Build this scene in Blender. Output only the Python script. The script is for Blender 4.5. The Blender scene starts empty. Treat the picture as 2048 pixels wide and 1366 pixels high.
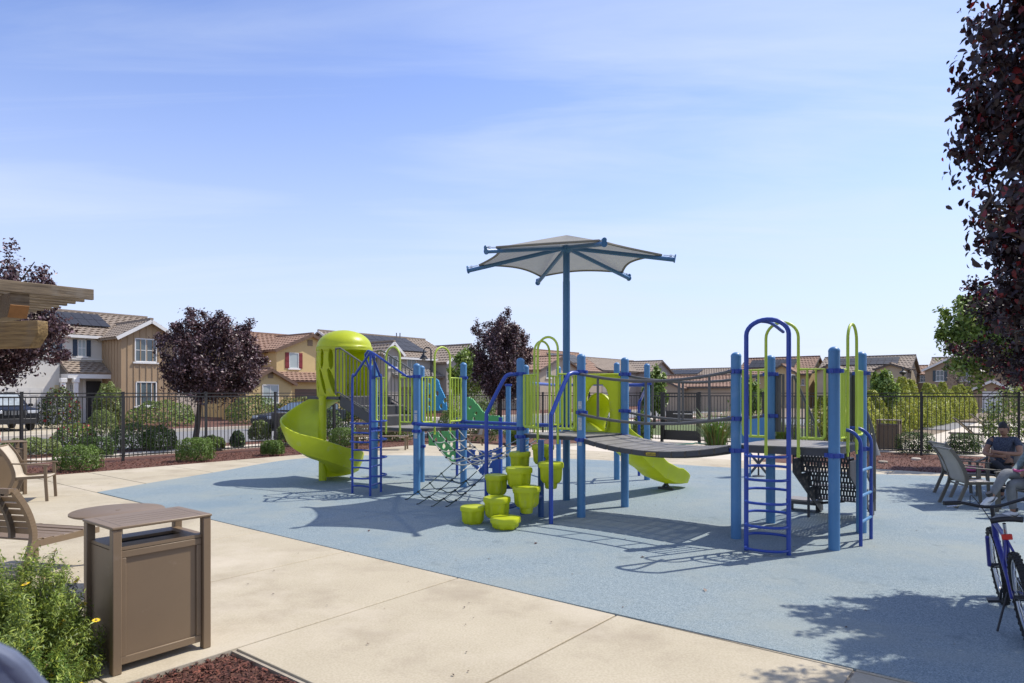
import bpy, bmesh, math, random
import numpy as np
from mathutils import Vector, Matrix
random.seed(7); rng = np.random.default_rng(11)
SC = bpy.context.scene
H = 1.85                      # eye height of the photographer
F = 1337.0; CX = 1024.0; HZ = 785.0
# ---------------------------------------------------------------- camera
cd = bpy.data.cameras.new('camera'); cam = bpy.data.objects.new('camera', cd)
SC.collection.objects.link(cam); SC.camera = cam
cam.location = (0, 0, H); cam.rotation_euler = (math.radians(90), 0, 0)
cd.sensor_width = 36; cd.lens = 36*F/2048; cd.shift_y = (HZ-683)/2048
cd.clip_start = 0.05; cd.clip_end = 3000
cd.dof.use_dof = True; cd.dof.focus_distance = 9.5; cd.dof.aperture_fstop = 5.6
# ---------------------------------------------------------------- light
SUN = Vector((0.635, 0.293, 1.0)).normalized()
sl = bpy.data.lights.new('sun', 'SUN'); so = bpy.data.objects.new('sun', sl); SC.collection.objects.link(so)
so.rotation_euler = SUN.to_track_quat('Z', 'Y').to_euler(); so.location = (20, 10, 30)
sl.energy = 4.3; sl.angle = math.radians(0.55); sl.color = (1.0, 0.95, 0.86)
W = bpy.data.worlds.new('World'); SC.world = W; W.use_nodes = True
nt = W.node_tree; N = nt.nodes; L = nt.links; N.clear()
out = N.new('ShaderNodeOutputWorld'); bg = N.new('ShaderNodeBackground'); bg.inputs[1].default_value = 0.145
sky = N.new('ShaderNodeTexSky'); sky.sky_type = 'NISHITA'; sky.sun_disc = False
sky.sun_elevation = math.asin(SUN.z); sky.sun_rotation = math.atan2(SUN.x, SUN.y)
sky.altitude = 0; sky.air_density = 1.0; sky.dust_density = 0.25; sky.ozone_density = 3.0
# thin cirrus: noise over the sky direction, projected on a high flat layer
tc = N.new('ShaderNodeTexCoord'); sep = N.new('ShaderNodeSeparateXYZ'); L.new(tc.outputs['Generated'], sep.inputs[0])
zc = N.new('ShaderNodeMath'); zc.operation = 'MAXIMUM'; zc.inputs[1].default_value = 0.02; L.new(sep.outputs[2], zc.inputs[0])
zp = N.new('ShaderNodeMath'); zp.operation = 'ADD'; zp.inputs[1].default_value = 0.12; L.new(zc.outputs[0], zp.inputs[0])
dx = N.new('ShaderNodeMath'); dx.operation = 'DIVIDE'; L.new(sep.outputs[0], dx.inputs[0]); L.new(zp.outputs[0], dx.inputs[1])
dy = N.new('ShaderNodeMath'); dy.operation = 'DIVIDE'; L.new(sep.outputs[1], dy.inputs[0]); L.new(zp.outputs[0], dy.inputs[1])
cmb = N.new('ShaderNodeCombineXYZ'); L.new(dx.outputs[0], cmb.inputs[0]); L.new(dy.outputs[0], cmb.inputs[1])
mp = N.new('ShaderNodeMapping'); mp.inputs['Rotation'].default_value = (0, 0, math.radians(12)); mp.inputs['Scale'].default_value = (0.36, 1.9, 1)
mp.inputs['Location'].default_value = (1.7, 0.35, 0); L.new(cmb.outputs[0], mp.inputs[0])
n1 = N.new('ShaderNodeTexNoise'); n1.inputs['Scale'].default_value = 1.05; n1.inputs['Detail'].default_value = 12; n1.inputs['Roughness'].default_value = 0.58; n1.inputs['Distortion'].default_value = 0.7
L.new(mp.outputs[0], n1.inputs[0])
n2 = N.new('ShaderNodeTexNoise'); n2.inputs['Scale'].default_value = 0.4; n2.inputs['Detail'].default_value = 3; L.new(cmb.outputs[0], n2.inputs[0])
mm = N.new('ShaderNodeMath'); mm.operation = 'MULTIPLY'; L.new(n1.outputs[0], mm.inputs[0]); L.new(n2.outputs[0], mm.inputs[1])
rp = N.new('ShaderNodeValToRGB'); rp.color_ramp.elements[0].position = 0.215; rp.color_ramp.elements[0].color = (0, 0, 0, 1)
rp.color_ramp.elements[1].position = 0.42; rp.color_ramp.elements[1].color = (0.75, 0.75, 0.75, 1); L.new(mm.outputs[0], rp.inputs[0])
hs = N.new('ShaderNodeMix'); hs.data_type = 'RGBA'; hs.blend_type = 'MULTIPLY'; hs.inputs[0].default_value = 1; L.new(sky.outputs[0], hs.inputs[6]); hs.inputs[7].default_value = (1.22, 1.10, 1.26, 1)
# the white haze of the lower air
hz1 = N.new('ShaderNodeMapRange'); hz1.inputs[1].default_value = 0.0; hz1.inputs[2].default_value = 0.46; hz1.inputs[3].default_value = 0.82; hz1.inputs[4].default_value = 0.0; hz1.interpolation_type = 'SMOOTHSTEP'; L.new(zc.outputs[0], hz1.inputs[0])
hm = N.new('ShaderNodeMix'); hm.data_type = 'RGBA'; L.new(hz1.outputs[0], hm.inputs[0]); L.new(hs.outputs[2], hm.inputs[6]); hm.inputs[7].default_value = (3.85, 4.38, 5.75, 1)
mx = N.new('ShaderNodeMix'); mx.data_type = 'RGBA'; L.new(rp.outputs[0], mx.inputs[0]); L.new(hm.outputs[2], mx.inputs[6]); mx.inputs[7].default_value = (4.3, 4.85, 5.9, 1)
L.new(mx.outputs[2], bg.inputs[0]); L.new(bg.outputs[0], out.inputs[0])
vs = SC.view_settings; vs.view_transform = 'Standard'; vs.look = 'None'; vs.exposure = 0.30; vs.gamma = 1; vs.use_curve_mapping = False
SC.cycles.max_bounces = 7; SC.cycles.transparent_max_bounces = 12
# ---------------------------------------------------------------- places
ANG = math.radians(38.5)
U = Vector((math.cos(ANG), -math.sin(ANG), 0)); V = Vector((math.sin(ANG), math.cos(ANG), 0)); ZZ = Vector((0, 0, 1))
def g(px, py, z=0.0):            # the point at height z (in eye heights) seen at a photo position
    s = (1-z)/(py-HZ); return Vector(((px-CX)*s*H, F*s*H, z*H))
def ab(a, b, z=0.0): return (U*a + V*b + ZZ*z)*H     # street grid, in eye heights
def at(px, py, Y): return Vector(((px-CX)*Y/F, Y, H-(py-HZ)*Y/F))
# ---------------------------------------------------------------- materials
MATS = {}
def mat(name, col, rough=0.6, var=0.12, scale=3.0, bump=0.0, bscale=60.0, metal=0.0, spec=0.5, trans=0.0, vcol=False, col2=None, speck=None, sscale=300, alpha=None, wear=None, stretch=None, rotz=0.0):
    if name in MATS: return MATS[name]
    m = bpy.data.materials.new(name); m.use_nodes = True; t = m.node_tree; n = t.nodes; l = t.links
    b = n['Principled BSDF']; b.inputs['Roughness'].default_value = rough; b.inputs['Metallic'].default_value = metal
    b.inputs['Specular IOR Level'].default_value = spec
    co = n.new('ShaderNodeTexCoord'); src = co.outputs['Object']
    if stretch:
        mpn = n.new('ShaderNodeMapping'); mpr = n.new('ShaderNodeMapping'); mpr.inputs['Rotation'].default_value = (0, 0, rotz); l.new(src, mpr.inputs[0])
        mpn.inputs['Scale'].default_value = stretch; l.new(mpr.outputs[0], mpn.inputs[0]); src = mpn.outputs[0]
    no = n.new('ShaderNodeTexNoise'); no.inputs['Scale'].default_value = scale; no.inputs['Detail'].default_value = 7; no.inputs['Roughness'].default_value = 0.6; l.new(src, no.inputs[0])
    c = Vector(col); k = Vector(col2) if col2 else None
    r = n.new('ShaderNodeValToRGB'); e = r.color_ramp.elements
    e[0].position = 0.3; e[1].position = 0.7
    if k: e[0].color = (*c, 1); e[1].color = (*k, 1)
    else: e[0].color = (*(c*(1-var)), 1); e[1].color = (*(c*(1+var)), 1)
    l.new(no.outputs[0], r.inputs[0]); colout = r.outputs[0]
    if vcol:
        at_ = n.new('ShaderNodeAttribute'); at_.attribute_name = 'Col'
        mu = n.new('ShaderNodeMix'); mu.data_type = 'RGBA'; mu.blend_type = 'MULTIPLY'; mu.inputs[0].default_value = 1
        l.new(at_.outputs[0], mu.inputs[6]); l.new(colout, mu.inputs[7]); colout = mu.outputs[2]
    for spk in ([speck] if speck and not isinstance(speck, list) else (speck or [])):
        (sc_, lo, hi, amt) = spk
        s2 = n.new('ShaderNodeTexNoise'); s2.inputs['Scale'].default_value = sc_; s2.inputs['Detail'].default_value = 2; l.new(co.outputs['Object'], s2.inputs[0])
        r2 = n.new('ShaderNodeValToRGB'); r2.color_ramp.elements[0].position = 0.36; r2.color_ramp.elements[1].position = 0.64
        r2.color_ramp.elements[0].color = (*lo, 1); r2.color_ramp.elements[1].color = (*hi, 1); l.new(s2.outputs[0], r2.inputs[0])
        m2 = n.new('ShaderNodeMix'); m2.data_type = 'RGBA'; m2.inputs[0].default_value = amt; l.new(colout, m2.inputs[6]); l.new(r2.outputs[0], m2.inputs[7]); colout = m2.outputs[2]
    for wr in ([wear] if wear and not isinstance(wear, list) else (wear or [])):
        (wc, wsc, lo, hi) = wr
        s3 = n.new('ShaderNodeTexNoise'); s3.inputs['Scale'].default_value = wsc; s3.inputs['Detail'].default_value = 8; s3.inputs['Roughness'].default_value = 0.65; l.new(co.outputs['Object'], s3.inputs[0])
        r3 = n.new('ShaderNodeValToRGB'); r3.color_ramp.elements[0].position = lo; r3.color_ramp.elements[1].position = hi
        l.new(s3.outputs[0], r3.inputs[0])
        m3 = n.new('ShaderNodeMix'); m3.data_type = 'RGBA'; l.new(r3.outputs[0], m3.inputs[0]); l.new(colout, m3.inputs[6]); m3.inputs[7].default_value = (*wc, 1); colout = m3.outputs[2]
    l.new(colout, b.inputs['Base Color'])
    if bump:
        bn = n.new('ShaderNodeTexNoise'); bn.inputs['Scale'].default_value = bscale; bn.inputs['Detail'].default_value = 4; l.new(src, bn.inputs[0])
        bu = n.new('ShaderNodeBump'); bu.inputs['Strength'].default_value = bump; bu.inputs['Distance'].default_value = 0.02; l.new(bn.outputs[0], bu.inputs['Height']); l.new(bu.outputs[0], b.inputs['Normal'])
    if trans:
        tr = n.new('ShaderNodeBsdfTranslucent'); l.new(colout, tr.inputs[0]); ms = n.new('ShaderNodeMixShader'); ms.inputs[0].default_value = trans
        l.new(b.outputs[0], ms.inputs[1]); l.new(tr.outputs[0], ms.inputs[2]); l.new(ms.outputs[0], n['Material Output'].inputs[0])
    if alpha is not None:
        tp = n.new('ShaderNodeBsdfTransparent'); ms = n.new('ShaderNodeMixShader'); ms.inputs[0].default_value = alpha
        l.new(tp.outputs[0], ms.inputs[1]); prev = n['Material Output'].inputs[0].links[0].from_socket; l.new(prev, ms.inputs[2]); l.new(ms.outputs[0], n['Material Output'].inputs[0])
    MATS[name] = m; return m
POST = mat('post blue', (0.075, 0.215, 0.41), 0.42, 0.10, 2, 0.04, 90, wear=[((0.13, 0.27, 0.44), 3.5, 0.52, 0.8), ((0.05, 0.09, 0.15), 16, 0.66, 0.8)])
NAVY = mat('royal blue', (0.022, 0.06, 0.32), 0.35, 0.08, 3)
LIME = mat('lime pipe', (0.48, 0.60, 0.06), 0.4, 0.06, 3)
LIMEP = mat('lime plastic', (0.60, 0.66, 0.026), 0.36, 0.08, 2.5, 0.03, 40, trans=0.34, wear=[((0.56, 0.60, 0.20), 6, 0.58, 0.8), ((0.26, 0.27, 0.06), 11, 0.66, 0.82)])
GREY = mat('grey brown rail', (0.115, 0.11, 0.10), 0.45, 0.1, 4)
DECK = mat('deck brown grey', (0.21, 0.195, 0.18), 0.6, 0.15, 6, 0.1, 120)
DECKP = mat('perforated plank', (0.24, 0.225, 0.205), 0.6, 0.15, 6, 0.1, 120, alpha=0.66)
DECKE = mat('deck edge', (0.06, 0.06, 0.065), 0.55, 0.12, 5)
CANV = mat('shade fabric', (0.33, 0.315, 0.28), 0.9, 0.06, 8, 0.15, 700, trans=0.22, alpha=0.93)
UPOLE = mat('umbrella steel blue', (0.05, 0.15, 0.28), 0.4, 0.06, 2)
TEAL = mat('panel light blue', (0.04, 0.31, 0.60), 0.45, 0.05, 2)
GREENP = mat('panel green', (0.11, 0.42, 0.13), 0.45, 0.06, 2)
HOLE_SHADE = mat('slot shade black', (0.012, 0.012, 0.012), 0.8)
ROPE = mat('white rope', (0.42, 0.42, 0.38), 0.8, 0.2, 30)
ROPED = mat('dark green rope', (0.035, 0.06, 0.05), 0.7, 0.2, 30)
BLACK = mat('black plastic', (0.015, 0.015, 0.016), 0.5)
FENCE = mat('fence black', (0.024, 0.022, 0.02), 0.45, 0.15, 3)
RUBBER = mat('rubber blue', (0.180, 0.230, 0.248), 0.9, col2=(0.210, 0.255, 0.265), scale=0.9, bump=0.35, bscale=260,
             speck=[(120, (0.03, 0.055, 0.075), (0.43, 0.49, 0.49), 0.45), (60, (0.10, 0.17, 0.22), (0.33, 0.39, 0.40), 0.25)], wear=[((0.26, 0.29, 0.27), 0.6, 0.46, 0.72), ((0.10, 0.135, 0.155), 1.9, 0.60, 0.80), ((0.15, 0.215, 0.26), 0.33, 0.5, 0.75)])
CONC = mat('concrete', (0.385, 0.330, 0.228), 0.9, col2=(0.460, 0.400, 0.283), scale=1.3, bump=0.12, bscale=180, speck=(60, (0.33, 0.27, 0.185), (0.52, 0.45, 0.33), 0.35), wear=[((0.29, 0.235, 0.165), 1.1, 0.5, 0.8), ((0.22, 0.18, 0.13), 7, 0.68, 0.78), ((0.54, 0.47, 0.36), 0.5, 0.5, 0.75)])
CONC2 = mat('pale concrete', (0.56, 0.49, 0.39), 0.9, 0.08, 0.8, 0.1, 120)
CONCE = mat('concrete edge', (0.34, 0.29, 0.22), 0.95, 0.2, 8, 0.2, 60)
MULCH = mat('mulch ground', (0.11, 0.045, 0.028), 0.95, 0.5, 25, 0.8, 60, speck=(30, (0.05, 0.02, 0.013), (0.22, 0.10, 0.065), 0.6))
CHIP = mat('mulch chip', (0.16, 0.062, 0.040), 0.9, 0.4, 8, vcol=True)
ASPH = mat('asphalt', (0.20, 0.195, 0.19), 0.9, 0.12, 1.5, 0.2, 150)
LAWN = mat('lawn', (0.10, 0.13, 0.04), 0.95, 0.3, 3, 0.6, 90)
SOIL = mat('earth', (0.20, 0.15, 0.10), 0.95, 0.25, 0.6, 0.3, 20)
BRONZE = mat('bronze paint', (0.198, 0.138, 0.082), 0.45, 0.06, 2, 0.03, 300, wear=[((0.27, 0.21, 0.15), 5, 0.62, 0.85), ((0.12, 0.085, 0.055), 13, 0.66, 0.85)])
BRONZD = mat('bronze dark', (0.10, 0.08, 0.06), 0.5, 0.08, 3)
SLING = mat('beige sling', (0.48, 0.41, 0.31), 0.85, 0.06, 5, 0.2, 500)
SLINGG = mat('grey sling', (0.40, 0.37, 0.33), 0.85, 0.06, 5, 0.2, 500)
FRAMEG = mat('grey chair frame', (0.13, 0.115, 0.09), 0.45, 0.08, 3)
WOOD = mat('weathered timber', (0.10, 0.058, 0.020), 0.75, col2=(0.34, 0.225, 0.085), scale=3.5, bump=0.25, bscale=5, stretch=(1.0, 12, 16), rotz=0.25, wear=((0.20, 0.15, 0.09), 3, 0.5, 0.75))
WOODG = mat('greyed timber', (0.07, 0.05, 0.03), 0.8, col2=(0.24, 0.18, 0.11), scale=3.5, bump=0.25, bscale=6, stretch=(1.0, 14, 18), rotz=-math.radians(51.5), wear=((0.20, 0.17, 0.13), 4, 0.5, 0.75))
WOODE = mat('cut timber end', (0.27, 0.13, 0.045), 0.8, 0.2, 10)
BARK = mat('bark', (0.085, 0.065, 0.05), 0.95, 0.3, 12, 0.6, 30)
WHITE = mat('white trim', (0.74, 0.72, 0.68), 0.6, 0.03, 2)
GLASS = mat('window glass', (0.10, 0.13, 0.14), 0.08, 0.3, 0.7, spec=0.8)
GLASSL = mat('window blinds', (0.36, 0.41, 0.40), 0.15, 0.1, 1.0, spec=0.8)
SOLAR = mat('solar panel', (0.035, 0.035, 0.038), 0.5, 0.1, 1, spec=0.3)
CHROME = mat('bright metal', (0.6, 0.6, 0.6), 0.25, metal=1.0)
CARB = mat('black car paint', (0.012, 0.012, 0.013), 0.25, spec=0.3)
CARS = mat('slate car paint', (0.025, 0.03, 0.034), 0.25, spec=0.35)
TYRE = mat('tyre', (0.018, 0.017, 0.016), 0.85, 0.2, 20)
REDP = mat('red plastic', (0.55, 0.03, 0.02), 0.35)
SKIN = mat('skin', (0.30, 0.155, 0.095), 0.6)
HAIR = mat('black hair', (0.012, 0.009, 0.008), 0.6)
def stucco(name, c): return mat(name, c, 0.95, 0.05, 1.2, 0.15, 90)
# ---------------------------------------------------------------- mesh helpers
COL = SC.collection
class MB:
    def __init__(s): s.v = []; s.f = []; s.smooth = []
    def add(s, vs, fs, sm=False):
        o = len(s.v); s.v += [tuple(p) for p in vs]; s.f += [tuple(i+o for i in f) for f in fs]; s.smooth += [sm]*len(fs); return s
    def obox(s, c, x, y, z):       # box from centre and three half-axis vectors
        c = Vector(c); x = Vector(x); y = Vector(y); z = Vector(z)
        P = [c+i*x+j*y+k*z for i in (-1, 1) for j in (-1, 1) for k in (-1, 1)]
        fs = [(0, 1, 3, 2), (4, 6, 7, 5), (0, 4, 5, 1), (2, 3, 7, 6), (0, 2, 6, 4), (1, 5, 7, 3)]
        if x.cross(y).dot(z) < 0: fs = [tuple(reversed(f)) for f in fs]
        return s.add(P, fs)
    def box(s, x0, x1, y0, y1, z0, z1): return s.obox(((x0+x1)/2, (y0+y1)/2, (z0+z1)/2), ((x1-x0)/2, 0, 0), (0, (y1-y0)/2, 0), (0, 0, (z1-z0)/2))
    def beam(s, p, q, w, h, up=(0, 0, 1)):
        p = Vector(p); q = Vector(q); d = q-p; t = d.normalized(); sd = t.cross(Vector(up)); sd = sd.normalized() if sd.length > 1e-5 else Vector((1, 0, 0)); u2 = sd.cross(t).normalized()
        return s.obox((p+q)/2, d/2, sd*w/2, u2*h/2)
    def tube(s, pts, r, n=10, closed=False, caps=True, rad=None):
        P = [Vector(p) for p in pts]; m = len(P); rings = []
        T = []
        for i in range(m):
            a = P[i-1] if (i > 0 or closed) else P[i]; b = P[(i+1) % m] if (i < m-1 or closed) else P[i]
            T.append((b-a).normalized())
        ref = Vector((0, 0, 1)) if abs(T[0].z) < 0.9 else Vector((1, 0, 0))
        nrm = (ref - T[0]*ref.dot(T[0])).normalized(); vs = []
        for i in range(m):
            nrm = (nrm - T[i]*nrm.dot(T[i])); nrm = nrm.normalized() if nrm.length > 1e-6 else T[i].orthogonal().normalized()
            bi = T[i].cross(nrm); rr = rad[i] if rad else r
            for k in range(n):
                a = 2*math.pi*k/n; vs.append(P[i]+(nrm*math.cos(a)+bi*math.sin(a))*rr)
        fs = []
        for i in range(m if closed else m-1):
            j = (i+1) % m
            for k in range(n): k2 = (k+1) % n; fs.append((i*n+k, i*n+k2, j*n+k2, j*n+k))
        s.add(vs, fs, True)
        if caps and not closed:
            o = len(s.v)-len(vs)
            s.f.append(tuple(o+k for k in reversed(range(n)))); s.f.append(tuple(o+(m-1)*n+k for k in range(n))); s.smooth += [False, False]
        return s
    def lathe(s, prof, c, n=20, sx=1, sy=1, cap=True):
        c = Vector(c); vs = [c+Vector((r*math.cos(2*math.pi*k/n)*sx, r*math.sin(2*math.pi*k/n)*sy, z)) for r, z in prof for k in range(n)]
        fs = []
        for i in range(len(prof)-1):
            for k in range(n): k2 = (k+1) % n; fs.append((i*n+k, i*n+k2, (i+1)*n+k2, (i+1)*n+k))
        s.add(vs, fs, True)
        if cap:
            o = len(s.v)-len(vs); m = len(prof)
            s.f.append(tuple(o+k for k in reversed(range(n)))); s.f.append(tuple(o+(m-1)*n+k for k in range(n))); s.smooth += [True, True]
        return s
    def prism(s, poly, z0, z1):    # vertical prism over a ground polygon
        n = len(poly); vs = [(p[0], p[1], z0) for p in poly]+[(p[0], p[1], z1) for p in poly]
        fs = [(i, (i+1) % n, n+(i+1) % n, n+i) for i in range(n)]+[tuple(reversed(range(n))), tuple(range(n, 2*n))]
        ar = sum(poly[i][0]*poly[(i+1) % n][1]-poly[(i+1) % n][0]*poly[i][1] for i in range(n))
        if ar < 0: fs = [tuple(reversed(f)) for f in fs]
        return s.add(vs, fs)
    def slab(s, poly, nrm, th):    # any flat polygon given thickness along nrm
        nv = Vector(nrm).normalized()*th; n = len(poly); P = [Vector(p) for p in poly]
        vs = P+[p+nv for p in P]
        return s.add(vs, [(i, (i+1) % n, n+(i+1) % n, n+i) for i in range(n)]+[tuple(reversed(range(n))), tuple(range(n, 2*n))])
    def sheet(s, grid, sm=True, keep=None):
        R = len(grid); C = len(grid[0]); vs = [p for row in grid for p in row]
        fs = [(i*C+j, i*C+j+1, (i+1)*C+j+1, (i+1)*C+j) for i in range(R-1) for j in range(C-1) if keep is None or keep(i, j)]
        return s.add(vs, fs, sm)
    def mesh(s, name, m, org=(0, 0, 0)):
        me = bpy.data.meshes.new(name); o = Vector(org); me.from_pydata([Vector(p)-o for p in s.v], [], s.f)
        me.polygons.foreach_set('use_smooth', s.smooth); me.materials.append(m); me.update(); return me
    def build(s, name, m, parent=None, fix=True, bevel=0.0, thick=0.0, rel=None):
        org = root_loc(parent) if rel is None else rel
        me = s.mesh(name, m, org)
        if fix:
            b = bmesh.new(); b.from_mesh(me); bmesh.ops.recalc_face_normals(b, faces=b.faces); b.to_mesh(me); b.free()
        try: me.set_sharp_from_angle(angle=math.radians(38))
        except Exception: pass
        o = bpy.data.objects.new(name, me); COL.objects.link(o); o.parent = parent
        if bevel:
            md = o.modifiers.new('bevel', 'BEVEL'); md.width = bevel; md.segments = 2; md.limit_method = 'ANGLE'; md.angle_limit = math.radians(40)
        if thick:
            md = o.modifiers.new('thickness', 'SOLIDIFY'); md.thickness = thick; md.offset = 0
        return o
def root_loc(o):
    if o is None: return Vector((0, 0, 0))
    while o.parent: o = o.parent
    return Vector(o.get('_org', o.location))
def tag(o, label=None, cat=None, group=None, kind=None):
    if label: o['label'] = label
    if cat: o['category'] = cat
    if group: o['group'] = group
    if kind: o['kind'] = kind
    return o
def thing(name, loc, label, cat, group=None, rz=0.0):
    o = bpy.data.objects.new(name, None); COL.objects.link(o); o.location = loc; o.rotation_euler = (0, 0, rz); o.empty_display_size = 0.2
    return tag(o, label, cat, group)
def inst(name, me, parent, loc, rot=(0, 0, 0), scale=(1, 1, 1)):
    o = bpy.data.objects.new(name, me); COL.objects.link(o); o.parent = parent; o.location = loc; o.rotation_euler = rot; o.scale = scale; return o
def copy_tree(o, parent=None):
    c = o.copy(); COL.objects.link(c); c.parent = parent
    for ch in list(o.children): copy_tree(ch, c)
    return c
def arc(c, x, y, r, a0, a1, n=10):
    c = Vector(c); x = Vector(x); y = Vector(y); return [c+x*r*math.cos(a0+(a1-a0)*i/n)+y*r*math.sin(a0+(a1-a0)*i/n) for i in range(n+1)]
def smooth_path(pts, n=8):          # Catmull-Rom
    P = [Vector(p) for p in pts]; P = [P[0]*2-P[1]]+P+[P[-1]*2-P[-2]]; R = []
    for i in range(1, len(P)-2):
        for k in range(n):
            t = k/n; a, b, c, d = P[i-1], P[i], P[i+1], P[i+2]
            R.append(0.5*((2*b)+(c-a)*t+(2*a-5*b+4*c-d)*t*t+(-a+3*b-3*c+d)*t**3))
    R.append(P[-2]); return R
def leaf_object(name, P, size, m, parent=None, cols=None, aspect=0.5, up=0.3, outward=None, kind=None, droop=0.0, rel=None, six=False):
    P = np.asarray(P, float); n = len(P)
    sz = size*(0.6+0.8*rng.random(n))[:, None]
    nr = rng.normal(size=(n, 3))
    if outward is not None: nr += outward*1.1
    nr[:, 2] += up*2; nr /= np.linalg.norm(nr, axis=1)[:, None]
    t = rng.normal(size=(n, 3)); t[:, 2] -= droop*2; t -= nr*(t*nr).sum(1)[:, None]; t /= np.linalg.norm(t, axis=1)[:, None]
    b = np.cross(nr, t)
    K = 6 if six else 4
    v = np.empty((n, K, 3)); fold = nr*sz*0.12
    if six:
        for q_, (tx, bx_, fx_) in enumerate(((-.5, 0, 0), (-.22, .44, .8), (.16, .40, .5), (.5, 0, -1.2), (.16, -.40, .5), (-.22, -.44, .8))): v[:, q_] = P+t*sz*tx+b*sz*aspect*bx_+fold*fx_
    else:
        v[:, 0] = P-t*sz*0.5; v[:, 1] = P+b*sz*aspect*0.5+fold-t*sz*.05; v[:, 2] = P+t*sz*0.5-fold; v[:, 3] = P-b*sz*aspect*0.5+fold-t*sz*.05
    org = root_loc(parent) if rel is None else rel
    v -= np.array(org)
    me = bpy.data.meshes.new(name); me.vertices.add(n*K); me.vertices.foreach_set('co', v.reshape(-1)); me.loops.add(n*K); me.polygons.add(n)
    me.loops.foreach_set('vertex_index', np.arange(n*K, dtype=np.int32)); me.polygons.foreach_set('loop_start', np.arange(0, n*K, K, dtype=np.int32)); me.polygons.foreach_set('loop_total', np.full(n, K, dtype=np.int32))
    me.materials.append(m); me.update(calc_edges=True)
    if cols is not None:
        ca = me.color_attributes.new('Col', 'FLOAT_COLOR', 'POINT'); c4 = np.ones((n, K, 4)); c4[:, :, :3] = np.asarray(cols)[:, None, :]; ca.data.foreach_set('color', c4.reshape(-1))
    o = bpy.data.objects.new(name, me); COL.objects.link(o); o.parent = parent
    if kind: o['kind'] = kind
    return o
# ================================================================ the ground
def struct(o): o['kind'] = 'structure'; return o
def flat(name, pts, z, m, th=0.05): return struct(MB().prism([(p.x, p.y) for p in pts], z-th, z).build(name, m))
flat('ground', [Vector((-1500, -300)), Vector((1500, -300)), Vector((1500, 2200)), Vector((-1500, 2200))], -0.10, SOIL, 0.4)
P2 = lambda L_: [ab(a, b) for a, b in L_]
flat('mulch_bed', P2([(-10.9, -3), (9, -3), (9, 12.9), (-10.9, 12.9)]), -0.045, MULCH, 0.04)
# rubber safety surface
rb = [(-7.42, 2.655), (-7.75, 3.35), (-8.15, 4.3), (-8.6, 5.2), (-8.8, 5.9), (-8.62, 6.6), (-8.1, 7.15), (-7.4, 7.55), (-6.4, 8.1), (-5.3, 8.5), (-4.3, 8.66), (-3.2, 8.76), (-2.3, 8.98), (-1.5, 9.22), (-0.3, 9.66), (1.5, 9.8), (4, 9.8), (6.5, 9.5), (8, 8), (8, 2.68), (4, 2.70), (1.0, 2.69), (-2, 2.645), (-5, 2.645)]
RBP = smooth_path([ab(a, b) for a, b in rb[:19]], 4)+[ab(a, b) for a, b in rb[19:]]
flat('rubber_play_surface', RBP, 0.004, RUBBER, 0.05)
def inside(p, poly):
    c = False; n = len(poly); j = n-1
    for i in range(n):
        a, b = poly[i], poly[j]
        if (a.y > p.y) != (b.y > p.y) and p.x < (b.x-a.x)*(p.y-a.y)/(b.y-a.y)+a.x: c = not c
        j = i
    return c
plaza = struct(MB().prism([(p.x, p.y) for p in P2([(-9.36, -2.0), (-2.50, -2.0), (-2.50, 1.36), (8, 1.36), (8, 9.8), (-3.3, 9.8), (-3.4, 12.9), (-6.9, 12.9), (-7.6, 9.8), (-9.36, 9.0)])], -0.09, -0.016).build('concrete_plaza', CONCE))
al = [-9.38]+[-2.475+0.97*k for k in range(-7, 11)]+[8.0]
bl = [-2.0, -0.9, 0.0, 0.93, 1.37, 2.65, 3.25, 4.22, 5.19, 6.16, 7.13, 8.1, 9.07, 9.83]
J = 0.0048
for i in range(len(al)-1):
    for j in range(len(bl)-1):
        a0, a1, b0, b1 = al[i]+J, al[i+1]-J, bl[j]+J, bl[j+1]-J
        if a1 > -2.4 and b1 < 1.4: continue
        if a0 < -2.6 and b1 < 0.95 and a0 > -3.2: pass
        if bl[j] == 0.93 and a1 < -2.4: b1 = 2.65-J
        if bl[j] == 1.37 and a1 < -2.4: continue
        q = [ab(a0, b0), ab(a1, b0), ab(a1, b1), ab(a0, b1)]
        if all(inside(p, RBP) for p in q): continue
        o = MB().prism([(p.x, p.y) for p in q], -0.09, -0.002+random.uniform(-.0012, .0012)).build('slab', CONC, plaza, bevel=0.006)
path = struct(MB().prism([(p.x, p.y) for p in P2([(-6.9, 9.84), (-3.4, 9.84), (-3.4, 13.6), (-6.9, 13.6)])], -0.08, -0.006).build('gate_path', CONC2))
# beyond the fence: pavement, road and yards of the side street (runs along V) and of the far street (runs along U)
flat('verge', P2([(-13.1, -8), (-10.9, -8), (-10.9, 36), (-13.1, 36)]), -0.05, MULCH)
flat('sidewalk', P2([(-12.15, -8), (-11.45, -8), (-11.45, 40), (-12.15, 40)]), -0.03, CONC2)
flat('side_road', P2([(-18.0, -12), (-13.1, -12), (-13.1, 60), (-18.0, 60)]), -0.075, ASPH)
struct(MB().prism([(p.x, p.y) for p in P2([(-18.12, -12), (-18.0, -12), (-18.0, 60), (-18.12, 60)])], -0.1, 0.06).build('kerb', CONC2))
flat('front_yards', P2([(-30, -12), (-18.12, -12), (-18.12, 60), (-30, 60)]), 0.03, MULCH, 0.15)
flat('driveway', P2([(-24.6, 2.5), (-18.12, 2.5), (-18.12, 7.4), (-24.6, 7.4)]), 0.045, CONC, 0.15)
flat('driveway', P2([(-24.6, 16.9), (-18.12, 16.9), (-18.12, 19.0), (-24.6, 19.0)]), 0.045, CONC2, 0.15)
flat('far_lawn', P2([(-13.0, 14.6), (-3.4, 14.6), (-3.4, 20), (-13.0, 20)]), -0.03, LAWN)
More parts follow.
